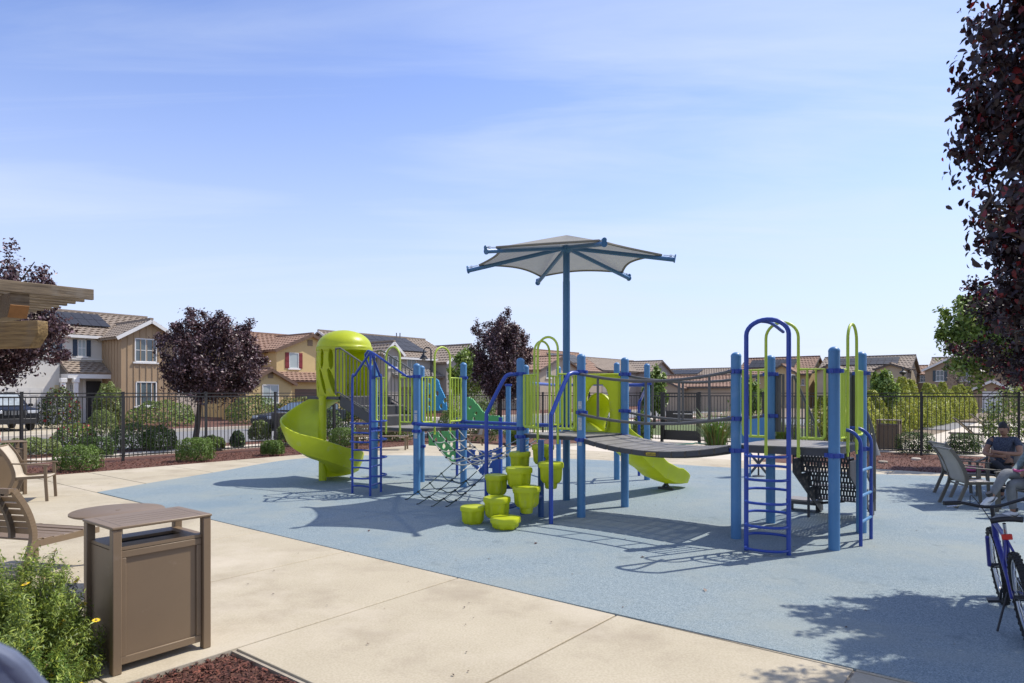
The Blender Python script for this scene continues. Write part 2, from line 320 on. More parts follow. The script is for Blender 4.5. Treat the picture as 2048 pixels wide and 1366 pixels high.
flat('far_path', P2([(-13.0, 13.4), (-3.4, 13.4), (-3.4, 14.6), (-13.0, 14.6)]), -0.028, CONC2)
flat('far_road', P2([(-13.1, 22), (20, 22), (20, 27.5), (-13.1, 27.5)]), -0.06, ASPH)
flat('far_yards', P2([(-13.1, 28), (30, 28), (30, 60), (-13.1, 60)]), 0.0, SOIL, 0.1)
flat('lounge_terrace', P2([(-2.3, 12.9), (9, 12.9), (9, 30), (-1.6, 30)]), -0.02, CONC2, 0.06)
# mulch chips
def chips(name, polys, n, size, label):
    pts = []
    while len(pts) < n:
        (a0, a1, b0, b1) = random.choice(polys); p = ab(random.uniform(a0, a1), random.uniform(b0, b1)); pts.append((p.x, p.y, -0.035+random.random()*0.02))
    k = rng.random(n)[:, None]; c = np.array([[0.55, 0.5, 0.5]])*(0.5+1.3*k)+np.array([[0.5, 0.35, 0.3]])*(rng.random(n)[:, None] > 0.93)
    o = leaf_object(name, pts, size, CHIP, cols=c, aspect=0.3, up=1.3); tag(o, label, 'mulch', kind='stuff'); return o
chips('mulch_chips', [(-2.49, -0.6, 0.55, 1.35)], 15000, 0.045, 'dark red bark mulch in the near planting bed')
chips('mulch_chips', [(-10.7, -9.38, 0, 12), (-10.7, -9.38, 0, 8)], 14000, 0.055, 'red brown mulch strip along the left fence')
chips('mulch_chips', [(-3.0, 3, 9.85, 12.6)], 12000, 0.055, 'red brown mulch bed before the right hand fence')
# ================================================================ fences
def fence(p0, p1, label, post_step=1.262, step=0.0622, skip=None, first=0.0):
    root = thing('picket_fence', p0*H, label, 'fence'); d = (p1-p0); Ln = d.length; t = d.normalized(); ang = math.atan2(t.y, t.x)
    pk = MB().box(-.008, .008, -.008, .008, .07, .945*H).mesh('picket', FENCE); po = MB().box(-.031, .031, -.031, .031, -.1, 1.0*H).box(-.036, .036, -.036, .036, 1.0*H, 1.012*H).mesh('post', FENCE)
    def segs():
        if not skip: return [(0, Ln)]
        return [(0, skip[0]), (skip[1], Ln)]
    for (s0, s1) in segs():
        for z, h in ((.988*H, .028), (.935*H, .036), (.06*H, .036)):
            MB().beam((p0+t*s0)*H+ZZ*z, (p0+t*s1)*H+ZZ*z, .032, h).build('rail', FENCE, root)
    s = first
    while s < Ln:
        if not skip or not (skip[0] < s < skip[1]): inst('post', po, root, t*s*H, (0, 0, ang))
        s += post_step
    if skip:
        for s in skip: inst('post', po, root, t*s*H, (0, 0, ang), (1.5, 1.5, 1))
    s = step; n = 0
    while s < Ln and n < 298:
        if not skip or not (skip[0]-.03 < s < skip[1]+.03): inst('picket', pk, root, t*s*H, (0, 0, ang)); n += 1
        s += step
    return root
fA = ab(-10.74, -1.2)/H; fC = ab(-10.74, 12.63)/H; fB = ab(5.2, 12.63)/H
fence(fA, fC, 'black metal picket fence running back along the side street', first=(5.45+1.2) % 1.262)
fence(fC, fB, 'black metal picket fence across the far side, with the gate in it', skip=(4.62, 5.42), first=0.35)
# gate
gp = fC+U*4.66; gq = fC+U*5.38; gt = thing('metal_gate', (gp+gq)*H/2, 'black metal gate with solid kick plate and lock box, behind the bridge', 'gate')
for s in (0.0, 0.72): MB().beam((gp+U*s)*H+ZZ*.08, (gp+U*s)*H+ZZ*1.0*H, .11, .07, up=U).build('gate_frame', FENCE, gt)
for z in (.985, .92, .47, .42): MB().beam((gp)*H+ZZ*z*H, gq*H+ZZ*z*H, .04, .05).build('rail', FENCE, gt)
MB().beam(gp*H+ZZ*.14*H, gq*H+ZZ*.14*H, .02, .2*H).build('kick_plate', FENCE, gt)
MB().beam((gp+U*.05)*H+ZZ*.55*H, (gp+U*.62)*H+ZZ*.55*H, .05, .16*H).build('lock_box', FENCE, gt)
MB().beam((gp+U*.22)*H+ZZ*.575*H-V*.05, (gp+U*.62)*H+ZZ*.575*H-V*.05, .03, .03).build('push_bar', CHROME, gt)
for k in range(1, 12): MB().beam((gp+U*.06*k)*H+ZZ*.2*H, (gp+U*.06*k)*H+ZZ*.98*H, .016, .016, up=U).build('picket', FENCE, gt)
# ================================================================ the play structure
def hx(x, y): return Vector((x*H, y*H, 0))
A1, A2, A3, A4 = hx(-1.434, 6.971), hx(-.935, 6.567), hx(-1.011, 7.469), hx(-.512, 7.055)
B1, B2, B3, B4 = hx(.073, 5.763), hx(.555, 5.359), hx(.985, 5.838), hx(.505, 6.205)
R1, R2, R3, R4 = g(1472.1, 1077), g(1668.2, 1100), g(1541, 1046), g(1722.6, 1065.4)   # front-left, front-right, back-left, back-right
DK = 0.645*H; PR = 0.0345*H
ps = thing('play_structure', (A2+B2)/2, 'blue and lime playground structure with slides, bridge, rope net and shade umbrella', 'playground')
UU = (A2-A1).normalized(); VV = (A3-A1).normalized()
collar_me = {}
def collar(post, p, z, r=PR, toward=None):
    m = MB().lathe([(r*1.02, -.028), (r*1.16, -.028), (r*1.2, 0), (r*1.16, .028), (r*1.02, .028)], p+ZZ*z, 18, cap=False)
    dirs = toward if toward else [UU, -UU, VV, -VV]
    for d in dirs: m.obox(p+ZZ*z+Vector(d)*r*1.35, Vector(d)*r*.3, Vector(d).cross(ZZ)*.016, ZZ*.024)
    return m.build('collar', NAVY, post)
def post(p, top, cols=(), r=PR, dome=True, tilt=0):
    n = 22; prof = [(r, -.05), (r, top-r*.9)]
    prof += [(r*1.03, top-r*.9), (r*1.03, top-r*.8)]
    for k in range(1, 7): a = k/6*math.pi/2; prof.append((max(r*1.03*math.cos(a), .002), top-r*.8+r*.85*math.sin(a)))
    o = MB().lathe(prof, p, n).build('post', POST, ps)
    for z in cols: collar(o, p, z*H, r)
    return o
pA1 = post(A1, 1.29*H, (1.155, .622)); pA2 = post(A2, 1.285*H, (1.157, .695, .622)); pA3 = post(A3, 1.30*H, (1.15, .40)); pA4 = post(A4, 1.315*H, (1.155, .695, .622))
pB1 = post(B1, 1.297*H, (1.16, .69, .62)); pB2 = post(B2, 1.309*H, (1.164, .841, .621)); pB3 = post(B3, 1.305*H, (1.16, .84, .621))
pR1 = post(R1, 1.275*H, (1.144, .822, .604)); pR2 = post(R2, 1.29*H, (1.137, .6)); pR3 = post(R3, 1.285*H, (1.14, .822, .6)); pR4 = post(R4, 1.29*H, (1.137, .6))
# stickers on posts
def sticker(p, z0, z1, par, w=0.9, m=None):
    v = (Vector((0, 0, 0))-p); v.z = 0; a0 = math.atan2(v.y, v.x)-.35; gr = []
    for z in (z0, z1): gr.append([p+Vector((math.cos(a0-w/2+w*k/6), math.sin(a0-w/2+w*k/6), 0))*PR*1.012+ZZ*z*H for k in range(7)])
    return MB().sheet(gr).build('sticker', m or mat('white sticker', (0.45, 0.47, 0.47), 0.5, 0.4, 60), par, fix=False)
sticker(B2, .87, .93, pB2); sticker(B2, .70, .80, pB2); sticker(B2, .575, .605, pB2); sticker(A2, .715, .79, pA2); sticker(A2, .55, .60, pA2); sticker(A2, .80, .825, pA2)
# decks
def deck(c, name='deck', edge=.062):
    ctr = sum(c, Vector())/4; q = [p+(ctr-p).normalized()*PR*.3 for p in c]
    o = MB().prism([(p.x, p.y) for p in q], DK-.012, DK).build(name, DECK, ps)
    MB().prism([(p.x, p.y) for p in [ctr+(x-ctr)*.992 for x in q]], DK-edge, DK-.0121).build('deck_edge', DECKE, o); return o
dA = deck([A1, A2, A4, A3]); dB = deck([B1, B2, B3, B4]); dR = deck([R1, R2, R4, R3], edge=.1)
# pipe barriers with an arched entry
def barrier(P, Q, t0=.33, t1=.66, out=None, arch=1.46, pick=2, zt=1.15, zb=.705, half=None):
    d = Q-P; t = d.normalized(); Ln = d.length; n = ZZ.cross(t)
    if out is not None and n.dot(out) < 0: n = -n
    off = n*.03; r = .0165; mn = None
    x0, x1 = PR*1.5, Ln*t0; y0, y1 = Ln*t1, Ln-PR*1.5
    a = P+t*x1+off*1.5; b = P+t*y0+off*1.5; rad = (b-a).length/2; c = (a+b)/2+ZZ*(arch*H-rad)
    pts = [a+ZZ*(DK-.07), a+ZZ*(arch*H-rad)]+arc(c, -t, ZZ, rad, 0, math.pi, 14)[1:]+[b+ZZ*(DK-.07)]
    root = MB().tube(pts, r*1.12, 10).build('entry_arch', LIME, ps)
    for p in (a, b): MB().obox(p+ZZ*(DK-.075), t*.02, n*.008, ZZ*.05).build('bracket', LIME, root, bevel=.004)
    for (s0, s1, outer) in ((x0, x1, 's0'), (y0, y1, 's1')):
        if half == 'right' and outer == 's0': continue
        p0 = P+t*s0+off; p1 = P+t*s1+off; k = .045
        inn, ou = (p1, p0) if outer == 's0' else (p0, p1); sg = 1 if outer == 's0' else -1
        cc = ou+t*sg*k+ZZ*(zb*H+k)
        pts = [inn+ZZ*zt*H, ou+ZZ*zt*H, ou+ZZ*(zb*H+k)]+[cc+(-t*sg)*k*math.cos(q)-ZZ*k*math.sin(q) for q in (.3, .8, 1.3)]+[ou+t*sg*k+ZZ*zb*H, inn+ZZ*zb*H]
        fr = MB().tube(pts, r, 8).build('barrier_frame', LIME, root)
        for i in range(pick):
            q = ou+(inn-ou)*((i+1)/(pick+1)); MB().tube([q+ZZ*zb*H, q+ZZ*zt*H], r*.8, 8).build('bar', LIME, root)
    return root
barrier(A1, A2, out=-VV); barrier(A2, A4, out=UU, pick=3); barrier(B1, B2, out=-VV, pick=3); barrier(B1, B4, out=-UU, pick=3)
barrier(R1, R2, out=-VV); barrier(R2, R4, out=UU, pick=3)
# bow bar over the left entry
m = MB(); e = -VV*.16
w = [A1+ZZ*1.155*H+e*.3, A1-UU*.02+e*1.2+ZZ*1.36*H, A1+UU*.05+e*1.4+ZZ*1.405*H, A1+UU*.2+e*1.4+ZZ*1.41*H, A2-UU*.22+e*1.0+ZZ*1.19*H, A2-UU*.12+e*.6+ZZ*1.157*H, A2+ZZ*1.157*H-VV*PR]
MB().tube(smooth_path(w, 6), .021, 10).build('bow_bar', NAVY, ps)
# three-legged corner climber on the left
cl = [g(704.7, 986.8), g(740.4, 992.4), g(761.9, 984.3)]; apex = cl[1]+ZZ*1.40*H+(A1-cl[1])*.12
cm = MB()
for i, p in enumerate(cl):
    zb = 1.17*H if i != 1 else 1.22*H
    cm.tube(smooth_path([p, p+ZZ*zb*.6, p+ZZ*zb, p+(apex-p)*.06+ZZ*(zb*1.02-.0)*.94+ZZ*0.06*0, apex] if False else [p, p+ZZ*zb*.5, p+ZZ*zb*.97, p+ZZ*zb*.97+(apex-p-ZZ*zb*.97)*.15, apex], 5), .022, 10)
clo = cm.build('corner_climber', NAVY, ps)
MB().tube([apex, apex-ZZ*.1+UU*.1, A1+ZZ*1.155*H], .02, 8).build('brace', NAVY, clo)
for k, z in enumerate((.075, .17, .255, .345, .43, .52, .60, .70)):
    bul = (cl[1]-cl[0]).cross(ZZ).normalized()*(.13 if k % 2 else -.10)
    MB().tube(smooth_path([cl[0]+ZZ*z*H, cl[0]*.75+cl[1]*.25+bul+ZZ*z*H, cl[0]*.25+cl[1]*.75+bul+ZZ*z*H, cl[1]+ZZ*z*H], 5), .016, 8).build('rung', NAVY, clo)
    bul = (cl[2]-cl[1]).cross(ZZ).normalized()*(.16 if k % 2 else -.02)
    MB().tube(smooth_path([cl[1]+ZZ*(z+.02)*H, cl[1]*.75+cl[2]*.25+bul+ZZ*(z+.02)*H, cl[1]*.25+cl[2]*.75+bul+ZZ*(z+.02)*H, cl[2]+ZZ*(z+.02)*H], 5), .016, 8).build('rung', NAVY, clo)
# parallel bars between left and middle towers
for P, Q in ((A2, B1), (A4, B4)):
    MB().tube([P+ZZ*.69*H-VV*.02, Q+ZZ*.69*H-VV*.02], .032, 12).build('parallel_bar', NAVY, ps)
# ------------------------------------------------ stairs up to the spiral slide
SP = hx(-2.153, 7.6)          # centre column of the spiral slide
HC = hx(-1.97, 7.86)          # hood centre
sm_ = (A1+A3)/2; st0 = sm_; st1 = HC+UU*.30*H; sd = (st1-st0); sdn = sd.normalized(); side = ZZ.cross(sdn); hw = .27*H
UD = .955*H
stair = MB()
for s in (-1, 1):
    q0 = st0+side*s*hw; q1 = st1+side*s*hw
    stair.slab([q0+ZZ*(DK-.05), q1+ZZ*(UD-.20), q1+ZZ*(UD+.04), q0+ZZ*(DK+.16)], side, .02)
sto = stair.build('tower_stairs', DECKE, ps)
for k in range(3):
    t = (k+.5)/3.0; c = st0+sd*t+ZZ*(DK+(UD-DK)*(k+1)/3); MB().obox(c, sdn*sd.length/6, side*hw*.97, ZZ*.012).build('tread', DECK, sto)
    MB().obox(st0+sd*(k/3)+ZZ*(DK+(UD-DK)*(k+.5)/3), sdn*.006, side*hw*.95, ZZ*(UD-DK)/6.5).build('riser', DECKE, sto)
MB().obox(HC+ZZ*(UD-.03), UU*.30*H, VV*.30*H, ZZ*.03).build('upper_deck', DECKE, ps)
for s in (-1, 1):
    o0 = side*s*(hw+.03); m = MB(); za, zb_ = 1.17*H, 1.49*H
    tp = [st0+o0+ZZ*(za-.30), st0+o0+ZZ*za+sdn*.01, st0+o0+ZZ*(za+.07)+sdn*.05, st1+o0+ZZ*(zb_-.03)-sdn*.12, st1+o0+ZZ*zb_-sdn*.02, st1+o0+ZZ*zb_+sdn*.09, st1+o0+ZZ*(zb_-.08)+sdn*.13, st1+o0+ZZ*(UD+.03)+sdn*.13]
    rl = m.tube(smooth_path(tp[:], 4), .018, 8).build('stair_rail', GREY, ps)
    MB().tube([st0+o0+ZZ*(DK+.2), st1+o0+ZZ*(UD+.08), st1+o0+ZZ*(UD+.08)+sdn*.13], .016, 8).build('bottom_rail', GREY, rl)
    for k in range(11):
        t = (k+.5)/10.5; b = st0+o0+sd*t; MB().tube([b+ZZ*(DK+.2+(UD+.08-DK-.2)*min(t, 1)), b+ZZ*(za+.03+(zb_-za-.05)*min(t, 1))], .011, 6).build('bar', GREY, rl)
# hood of the spiral slide
hr = .305*H; z0h, z1h = .94*H, 1.525*H; NA, NZ = 280, 120
slots = [(4.05, .76, .085, .19, .04), (4.46, .75, .10, .20, -.08), (3.80, .22, .05, .13, -.35), (4.08, .32, .085, .25, -.55), (4.52, .30, .11, .27, -.62), (5.9, .62, .10, .2, .1)]
# slot angles are in radians around the hood; the camera looks towards +Y, so about 4.1 faces left-front
def inslot(a, h):
    for (ca, ch, wa, wh, sk) in slots:
        da = (a-ca)-sk*(h-ch); dh = h-ch
        if (da/wa)**2+(abs(dh)/wh)**2.4 < 1: return True
    return False
opn = math.atan2(UU.y, UU.x) % (2*math.pi)
def hood_r(a, h): return hr*(1+.05*math.sin(h*3.0)*.6 + (.03 if h > .93 else 0) + .012*math.cos(5*a))
gr = [[HC+Vector((math.cos(2*math.pi*j/NA), math.sin(2*math.pi*j/NA), 0))*hood_r(2*math.pi*j/NA, i/NZ)+ZZ*(z0h+(z1h-z0h)*i/NZ) for j in range(NA+1)] for i in range(NZ+1)]
def keep(i, j):
    a = (2*math.pi*(j+.5)/NA); h = (i+.5)/NZ; da = abs((a-opn+math.pi) % (2*math.pi)-math.pi)
    if da < .62 and h < .93: return False
    return not inslot(a, h)
sl_ = MB().sheet(gr, True, keep).build('spiral_slide', LIMEP, ps, fix=False, thick=.022)
sl_['label'] = 'lime green spiral slide with domed hood'
prof = [(hr*1.0, -.02), (hr*1.05, -.012), (hr*1.05, .012), (hr*1.02, .03)]+[(hr*1.02*math.cos(a), .03+.19*H*math.sin(a)**1.05) for a in [k/12*math.pi/2 for k in range(1, 12)]]+[(.004, .03+.19*H)]
MB().lathe(prof, HC+ZZ*z1h, 40).build('hood_dome', LIMEP, sl_)
# column
MB().lathe([(.058*H*.75, -.05), (.058*H*.75, .93*H), (.04*H, .96*H)], SP, 18).build('centre_column', LIMEP, sl_)
# chute
def lerp_tab(x, tab):
    for (x0, y0), (x1, y1) in zip(tab, tab[1:]):
        if x <= x1: t = (x-x0)/(x1-x0); t = t*t*(3-2*t)*.35+t*.65; return y0+(y1-y0)*t
    return tab[-1][1]
flo = [(45, .955), (70, .925), (110, .80), (180, .53), (270, .295), (330, .155), (380, .085), (440, .06), (500, .055)]
wal = [(45, .17), (110, .17), (180, .20), (270, .235), (360, .22), (420, .17), (450, .11), (466, .06)]
sec = [(.045, .10), (.05, .045), (.08, .012), (.14, 0), (.24, 0), (.32, .03), (.37, .09)]
rows = []
for k in range(0, 105):
    th = 45+420*k/104; a = math.radians(th); fz = lerp_tab(th, flo); wh = lerp_tab(th, wal); rr = []
    for (r_, h_) in sec: rr.append((r_, h_*min(1, wh/.2)))
    rr += [(.415, wh*.72), (.432, wh*.95), (.445, wh), (.458, wh*.985), (.46, wh*.93)]
    # outside skin back under
    full = rr+[(.45, wh*.65), (.40, wh*.15-.02), (.33, -.025), (.2, -.045), (.08, -.03), (.03, .02)]
    rows.append([SP+Vector((math.cos(a), math.sin(a), 0))*r_*H+ZZ*(fz+h_)*H for r_, h_ in full])
cm = MB().sheet(rows, True); nC = len(rows[0])
cm.f.append(tuple(range(nC))); cm.smooth.append(False); cm.f.append(tuple((len(rows)-1)*nC+i for i in reversed(range(nC)))); cm.smooth.append(False)
cm.build('chute', LIMEP, sl_)
# ------------------------------------------------ climbing wall behind the left tower
CW0, CW1 = g(914, 952.5), g(1001, 962)
cu = (CW1-CW0).normalized(); cn = cu.cross(ZZ)
cw = MB().tube([CW0-ZZ*.05, CW0+ZZ*.70*H], .03, 10).build('climbing_wall', NAVY, ps)
MB().tube([CW1-ZZ*.05, CW1+ZZ*.72*H], .042, 12).build('wall_post', NAVY, cw)
def panel(outline, holes, m, name='climbing_panel', off=0.0, lean=0.0, N=46):
    # outline / holes in (s along the wall, z), in eye heights; holes are cut right through
    ss = [p[0] for p in outline]; zs = [p[1] for p in outline]; s0, s1, z0, z1 = min(ss), max(ss), min(zs), max(zs)
    poly = [Vector((p[0], p[1])) for p in outline]
    nx = N; nz = max(6, int(N*(z1-z0)/(s1-s0)))
    gr = [[CW0+cu*(s0+(s1-s0)*j/nx)*H+ZZ*(z0+(z1-z0)*i/nz)*H+cn*(off+lean*(z0+(z1-z0)*i/nz))*H for j in range(nx+1)] for i in range(nz+1)]
    def kp(i, j):
        s = s0+(s1-s0)*(j+.5)/nx; z = z0+(z1-z0)*(i+.5)/nz
        if not inside(Vector((s, z)), poly): return False
        return all(((s-hs)/hw_)**2+((z-hz)/hh)**2 > 1 for hs, hz, hw_, hh in holes)
    return MB().sheet(gr, False, kp).build(name, m, cw, fix=False, thick=.03)
def wz(px, py):  # photo position -> (s, z) on the wall plane
    r = Vector(((px-CX)/F, 1, 0)); k = (CW0.dot(cn))/(r.dot(cn)); p = r*k; return ((p-CW0).dot(cu)/H, 1-(py-HZ)*p.y/F/H)
pl = lambda L_: [wz(*q) for q in L_]
hl = lambda L_, w=.03, h=.034: [(*wz(*q), w, h) for q in L_]
panel(pl([(858, 757), (868, 754), (880, 760), (884, 774), (890, 786), (896, 800), (897, 820), (858, 822)]), hl([(863, 763), (878, 787), (863, 793), (863, 808), (886, 812), (893, 801)]), TEAL, off=.03)
panel(pl([(858, 864), (912, 862), (912, 924), (902, 923), (890, 912), (882, 898), (875, 892), (858, 890)]), hl([(864, 871), (881, 869), (872, 880), (904, 871), (903, 888), (888, 892), (892, 880), (897, 904), (906, 915)]), GREENP, off=.0)
panel(pl([(925, 797), (935, 794), (945, 800), (955, 812), (962, 822), (972, 829), (985, 832), (1003, 833), (1003, 852), (925, 856)]), hl([(938, 815), (950, 827), (946, 838), (962, 848), (985, 850)], .026, .022), GREENP, off=-.02)
panel(pl([(918, 898), (935, 898), (958, 900), (972, 903), (988, 899), (1003, 893), (1004, 948), (966, 950), (955, 938), (940, 926), (918, 922)]), hl([(955, 906), (989, 909), (943, 916), (972, 918), (981, 940), (962, 930)], .04, .03), mat('deep blue panel', (.02, .085, .36), .4, .06), off=.01)
# ------------------------------------------------ spring rocker, overhead bars and other posts behind
def bpost(px, py, top, w=PR): return post(g(px, py), top*H, (1.1,), r=PR*.97)
q1 = bpost(1016.5, 934, 1.115); q2 = bpost(1117, 930, 1.36); q3 = bpost(1233.5, 959.5, 1.344); q4 = bpost(1294, 960, 1.33); q5 = bpost(1051.5, 975, 1.29)
for p, q, z in (((1051.5, 975), (1117, 930), 1.10), ((1233.5, 959.5), (1294, 960), 1.085), ((1117, 930), (1233.5, 959.5), 1.10)):
    MB().tube([g(*p)+ZZ*z*H, g(*q)+ZZ*z*H], .035, 10).build('overhead_bar', NAVY, ps)
pp = g(1278, 952); MB().tube(smooth_path([pp, pp+ZZ*.6*H, pp+ZZ*.86*H, pp+ZZ*.93*H+UU*.06, g(1290, 960)+ZZ*1.03*H], 5), .03, 8).build('hand_bar', NAVY, ps)
# ------------------------------------------------ shade umbrella on the fourth post of the middle tower
hubz = 2.36*H; zt = 2.1755*H; um = MB().tube([B4-ZZ*.05, B4+ZZ*2.03*H], .0335*H, 20).tube([B4+ZZ*2.028*H, B4+ZZ*hubz], .0315*H, 20).build('shade_umbrella', UPOLE, ps)
um['label'] = 'hexagonal grey fabric shade umbrella on tall steel blue pole'
collar(um, B4, 1.16*H); collar(um, B4, .69*H)
tips = []
for px, py in ((936, 542), (972, 503), (1207, 488), (1348, 520), (1257, 557), (1075, 566)):
    s = (zt-H)/(HZ-py); tips.append(Vector(((px-CX)*s, F*s, zt)))
ctr = sum(tips, Vector())/6; sh = Vector((B4.x-ctr.x, B4.y-ctr.y, 0)); tips = [t+sh*.5 for t in tips]
hub = B4+ZZ*(hubz-.03); MB().lathe([(.03*H, -.1), (.062*H, -.04), (.062*H, .02), (.02, .05)], hub, 18).build('hub', UPOLE, um)
cor = []
for t in tips:
    d = (t-hub); dn = d.normalized()
    ar_ = MB().tube([hub, t], .026*H*.75, 12).build('arm', UPOLE, um)
    MB().lathe([(.001, -.0), (.034*H, 0.0)], (0, 0, 0), 4, cap=False)
    rad = Vector((dn.x, dn.y, 0)).normalized()
    up2 = dn.cross(ZZ).normalized().cross(dn); up2 = up2 if up2.z > 0 else -up2
    MB().tube([t-dn*.008, t+dn*.012], .05, 14).tube([t+up2*.055-dn*.006, t+up2*.055+dn*.012], .036, 12).build('end_plate', UPOLE, ar_)
    c = t-dn*.12*H+up2*.055; cor.append((c, dn, up2))
    MB().tube([t+up2*.06, c+dn*.03], .008, 6).tube([t+up2*.06-dn*.09, t+up2*.06-dn*.05], .018, 6).build('shackle', CHROME, ar_)
apexc = B4+ZZ*2.462*H; cm = MB(); NR, NS = 14, 20
for i in range(6):
    c0, d0, u0 = cor[i]; c1, d1, u1 = cor[(i+1) % 6]; gr = []
    for r_ in range(NR+1):
        s = r_/NR; row = []
        for k in range(NS+1):
            t = k/NS; e = c0*(1-t)+c1*t; mid = (apexc-e); hor = Vector((mid.x, mid.y, 0))
            f_ = .118*4*t*(1-t); e = e+hor*f_+ZZ*(mid.z*f_*.8)
            p = apexc*(1-s)+e*s; p = p-ZZ*(.018*H*math.sin(math.pi*s)*(4*t*(1-t))); row.append(p)
        gr.append(row)
    cm.sheet(gr, True)
cm.build('canopy', CANV, um, fix=False)
for i in range(6):
    c0, d0, u0 = cor[i]; c1, d1, u1 = cor[(i+1) % 6]
    pts = []
    for k in range(NS+1):
        t = k/NS; e = c0*(1-t)+c1*t; mid = apexc-e; f_ = .118*4*t*(1-t); pts.append(e+Vector((mid.x, mid.y, mid.z*.8))*f_)
    MB().tube(pts, .02, 6).build('hem', mat('hem fabric', (.20, .185, .15), .9), um)
# ------------------------------------------------ stepping pods on the front of the middle tower
def railing(base, P):
    o = -VV; top = P+ZZ*1.155*H
    pts = [base-ZZ*.05, base+ZZ*.55*H, base+ZZ*.80*H, base+ZZ*.86*H+(P-base)*.06, P+(base-P)*.52+ZZ*1.10*H, P+(base-P)*.36+ZZ*1.15*H, top+(base-P)*.1]
    return MB().tube(smooth_path(pts, 6), .031, 12).build('hand_rail', NAVY, ps)
hrl = g(973, 1026); hrr = g(1102, 1048.5); railing(hrl, B1); railing(hrr, B2)
pods = [(946, 1011, 262, 51), (1011, 1033, 273, 58), (994, 993, 264, 53), (1053, 972, 262, 55), (993, 949, 250, 49), (1038, 934, 255, 56), (1102, 924, 256, 54), (1040, 903, 242, 47), (1086, 889, 243, 48)]
def pod_mesh(short):
    n = 6; hgt = .165*H if not short else .09*H; rw = .1*H
    vs = []; rings = []
    def ring(z, r, lob, ph=0): return [Vector((math.cos(2*math.pi*k/48)*r*(1+lob*math.cos(6*2*math.pi*k/48+ph)), math.sin(2*math.pi*k/48)*r*(1+lob*math.cos(6*2*math.pi*k/48+ph)), z)) for k in range(49)]
    R = [ring(0, .001, 0), ring(0, rw*.86, .035), ring(-.006, rw*.96, .04), ring(-.02, rw*1.0, .045), ring(-.065, rw*1.0, .045), ring(-.08, rw*.97, .045), ring(-.082, rw*.86, .11), ring(-hgt*.8, rw*.80, .12), ring(-hgt*.95, rw*.66, .10)] + ([] if short else [ring(-hgt*1.0, rw*.5, .0), ring(-hgt*1.22, rw*.45, .0)]) + [ring(-hgt*(1.0 if short else 1.25), rw*.4, 0), ring(-hgt*(1.0 if short else 1.25), .001, 0)]
    m = MB(); m.sheet(R, True); return m
pm = pod_mesh(False).mesh('stepping_pod', LIMEP); pms = pod_mesh(True).mesh('stepping_pod', LIMEP)
for me in (pm, pms):
    try: me.set_sharp_from_angle(angle=math.radians(42))
    except Exception: pass
org = root_loc(ps)
pc = MB()
for i, (px, py, d, w) in enumerate(pods):
    z = 1-(py-HZ)/d; p = Vector(((px-CX)/d*H, F/d*H, z*H))
    o = inst('stepping_pod', pms if i == 1 else pm, ps, p-org, (0, 0, .35+i*.9), (w/53, w/53, 1))
    if i == 0: o.scale.z = .86
    back = p+VV*.22*H+UU*(.0)
    tube = [p-ZZ*.17, p-ZZ*.19+VV*.1, Vector((B1.x+(B2.x-B1.x)*(.3 if px < 1050 else .6), B1.y+(B2.y-B1.y)*(.3 if px < 1050 else .6), max(.05, p.z-.22)))-VV*.2*H]
    if i > 1: MB().tube(tube, .035, 8).build('pod_bracket', NAVY, ps)
for t in (.3, .6):
    b = B1+(B2-B1)*t-VV*.2*H; MB().tube([b-ZZ*.05, b+ZZ*.62*H], .045, 12).build('pod_mast', mat('deep post blue', (.03, .09, .25), .4), ps)
# ------------------------------------------------ straight slide
S0 = (B3+B4)/2; sdir = Vector((.70, .714, 0)).normalized(); sside = ZZ.cross(sdir); SLN = 1.50*H
bu = (B3-B4).normalized(); bn = ZZ.cross(bu); bn = bn if bn.dot(VV) > 0 else -bn
W0 = (B3-B4).length; gr = []; nx, nz = 60, 50
zlo, zhi = DK-.02, 1.155*H
gr = [[B4+bu*(W0*.13+W0*.77*j/nx)+ZZ*(zlo+(zhi-zlo)*i/nz)+bn*.03 for j in range(nx+1)] for i in range(nz+1)]
def kp2(i, j):
    s = (j+.5)/nx*.77; z = (i+.5)/nz
    return not ((abs(s-.41)/.2)**2.6+(max(0, z-.45)/.40)**2.2 < 1 and z > .03)
slide = MB().sheet(gr, False, kp2).build('straight_slide', LIMEP, ps, fix=False, thick=.035); slide['label'] = 'lime green straight slide with arched entry panel'
MB().tube([B4+bu*W0*.13+ZZ*zhi+bn*.03, B4+bu*W0*.9+ZZ*zhi+bn*.03], .028, 8).build('panel_rim', LIMEP, slide)
for t in (.13, .9): MB().tube([B4+bu*W0*t+ZZ*zlo+bn*.03, B4+bu*W0*t+ZZ*zhi+bn*.03], .026, 8).build('panel_rim', LIMEP, slide)
c0 = B4+bu*W0*(.13+.41)+bn*.03
hd = [[c0+bu*(.155*H*math.cos(a))*(1-.12*k/8)+ZZ*(DK+.10*H+ .25*H*max(0, math.sin(a)) )*1.0+ZZ*(-.12*H*(k/8)**1.5)+sdir*(.30*H*k/8) for a in [math.pi*q/16 for q in range(17)]] for k in range(9)]
MB().sheet(hd, True).build('slide_canopy', LIMEP, slide, fix=False, thick=.012)
flo2 = [(0, .645), (.10, .625), (.30, .47), (.50, .30), (.66, .17), (.80, .105), (.92, .085), (1.0, .075)]; rows = []
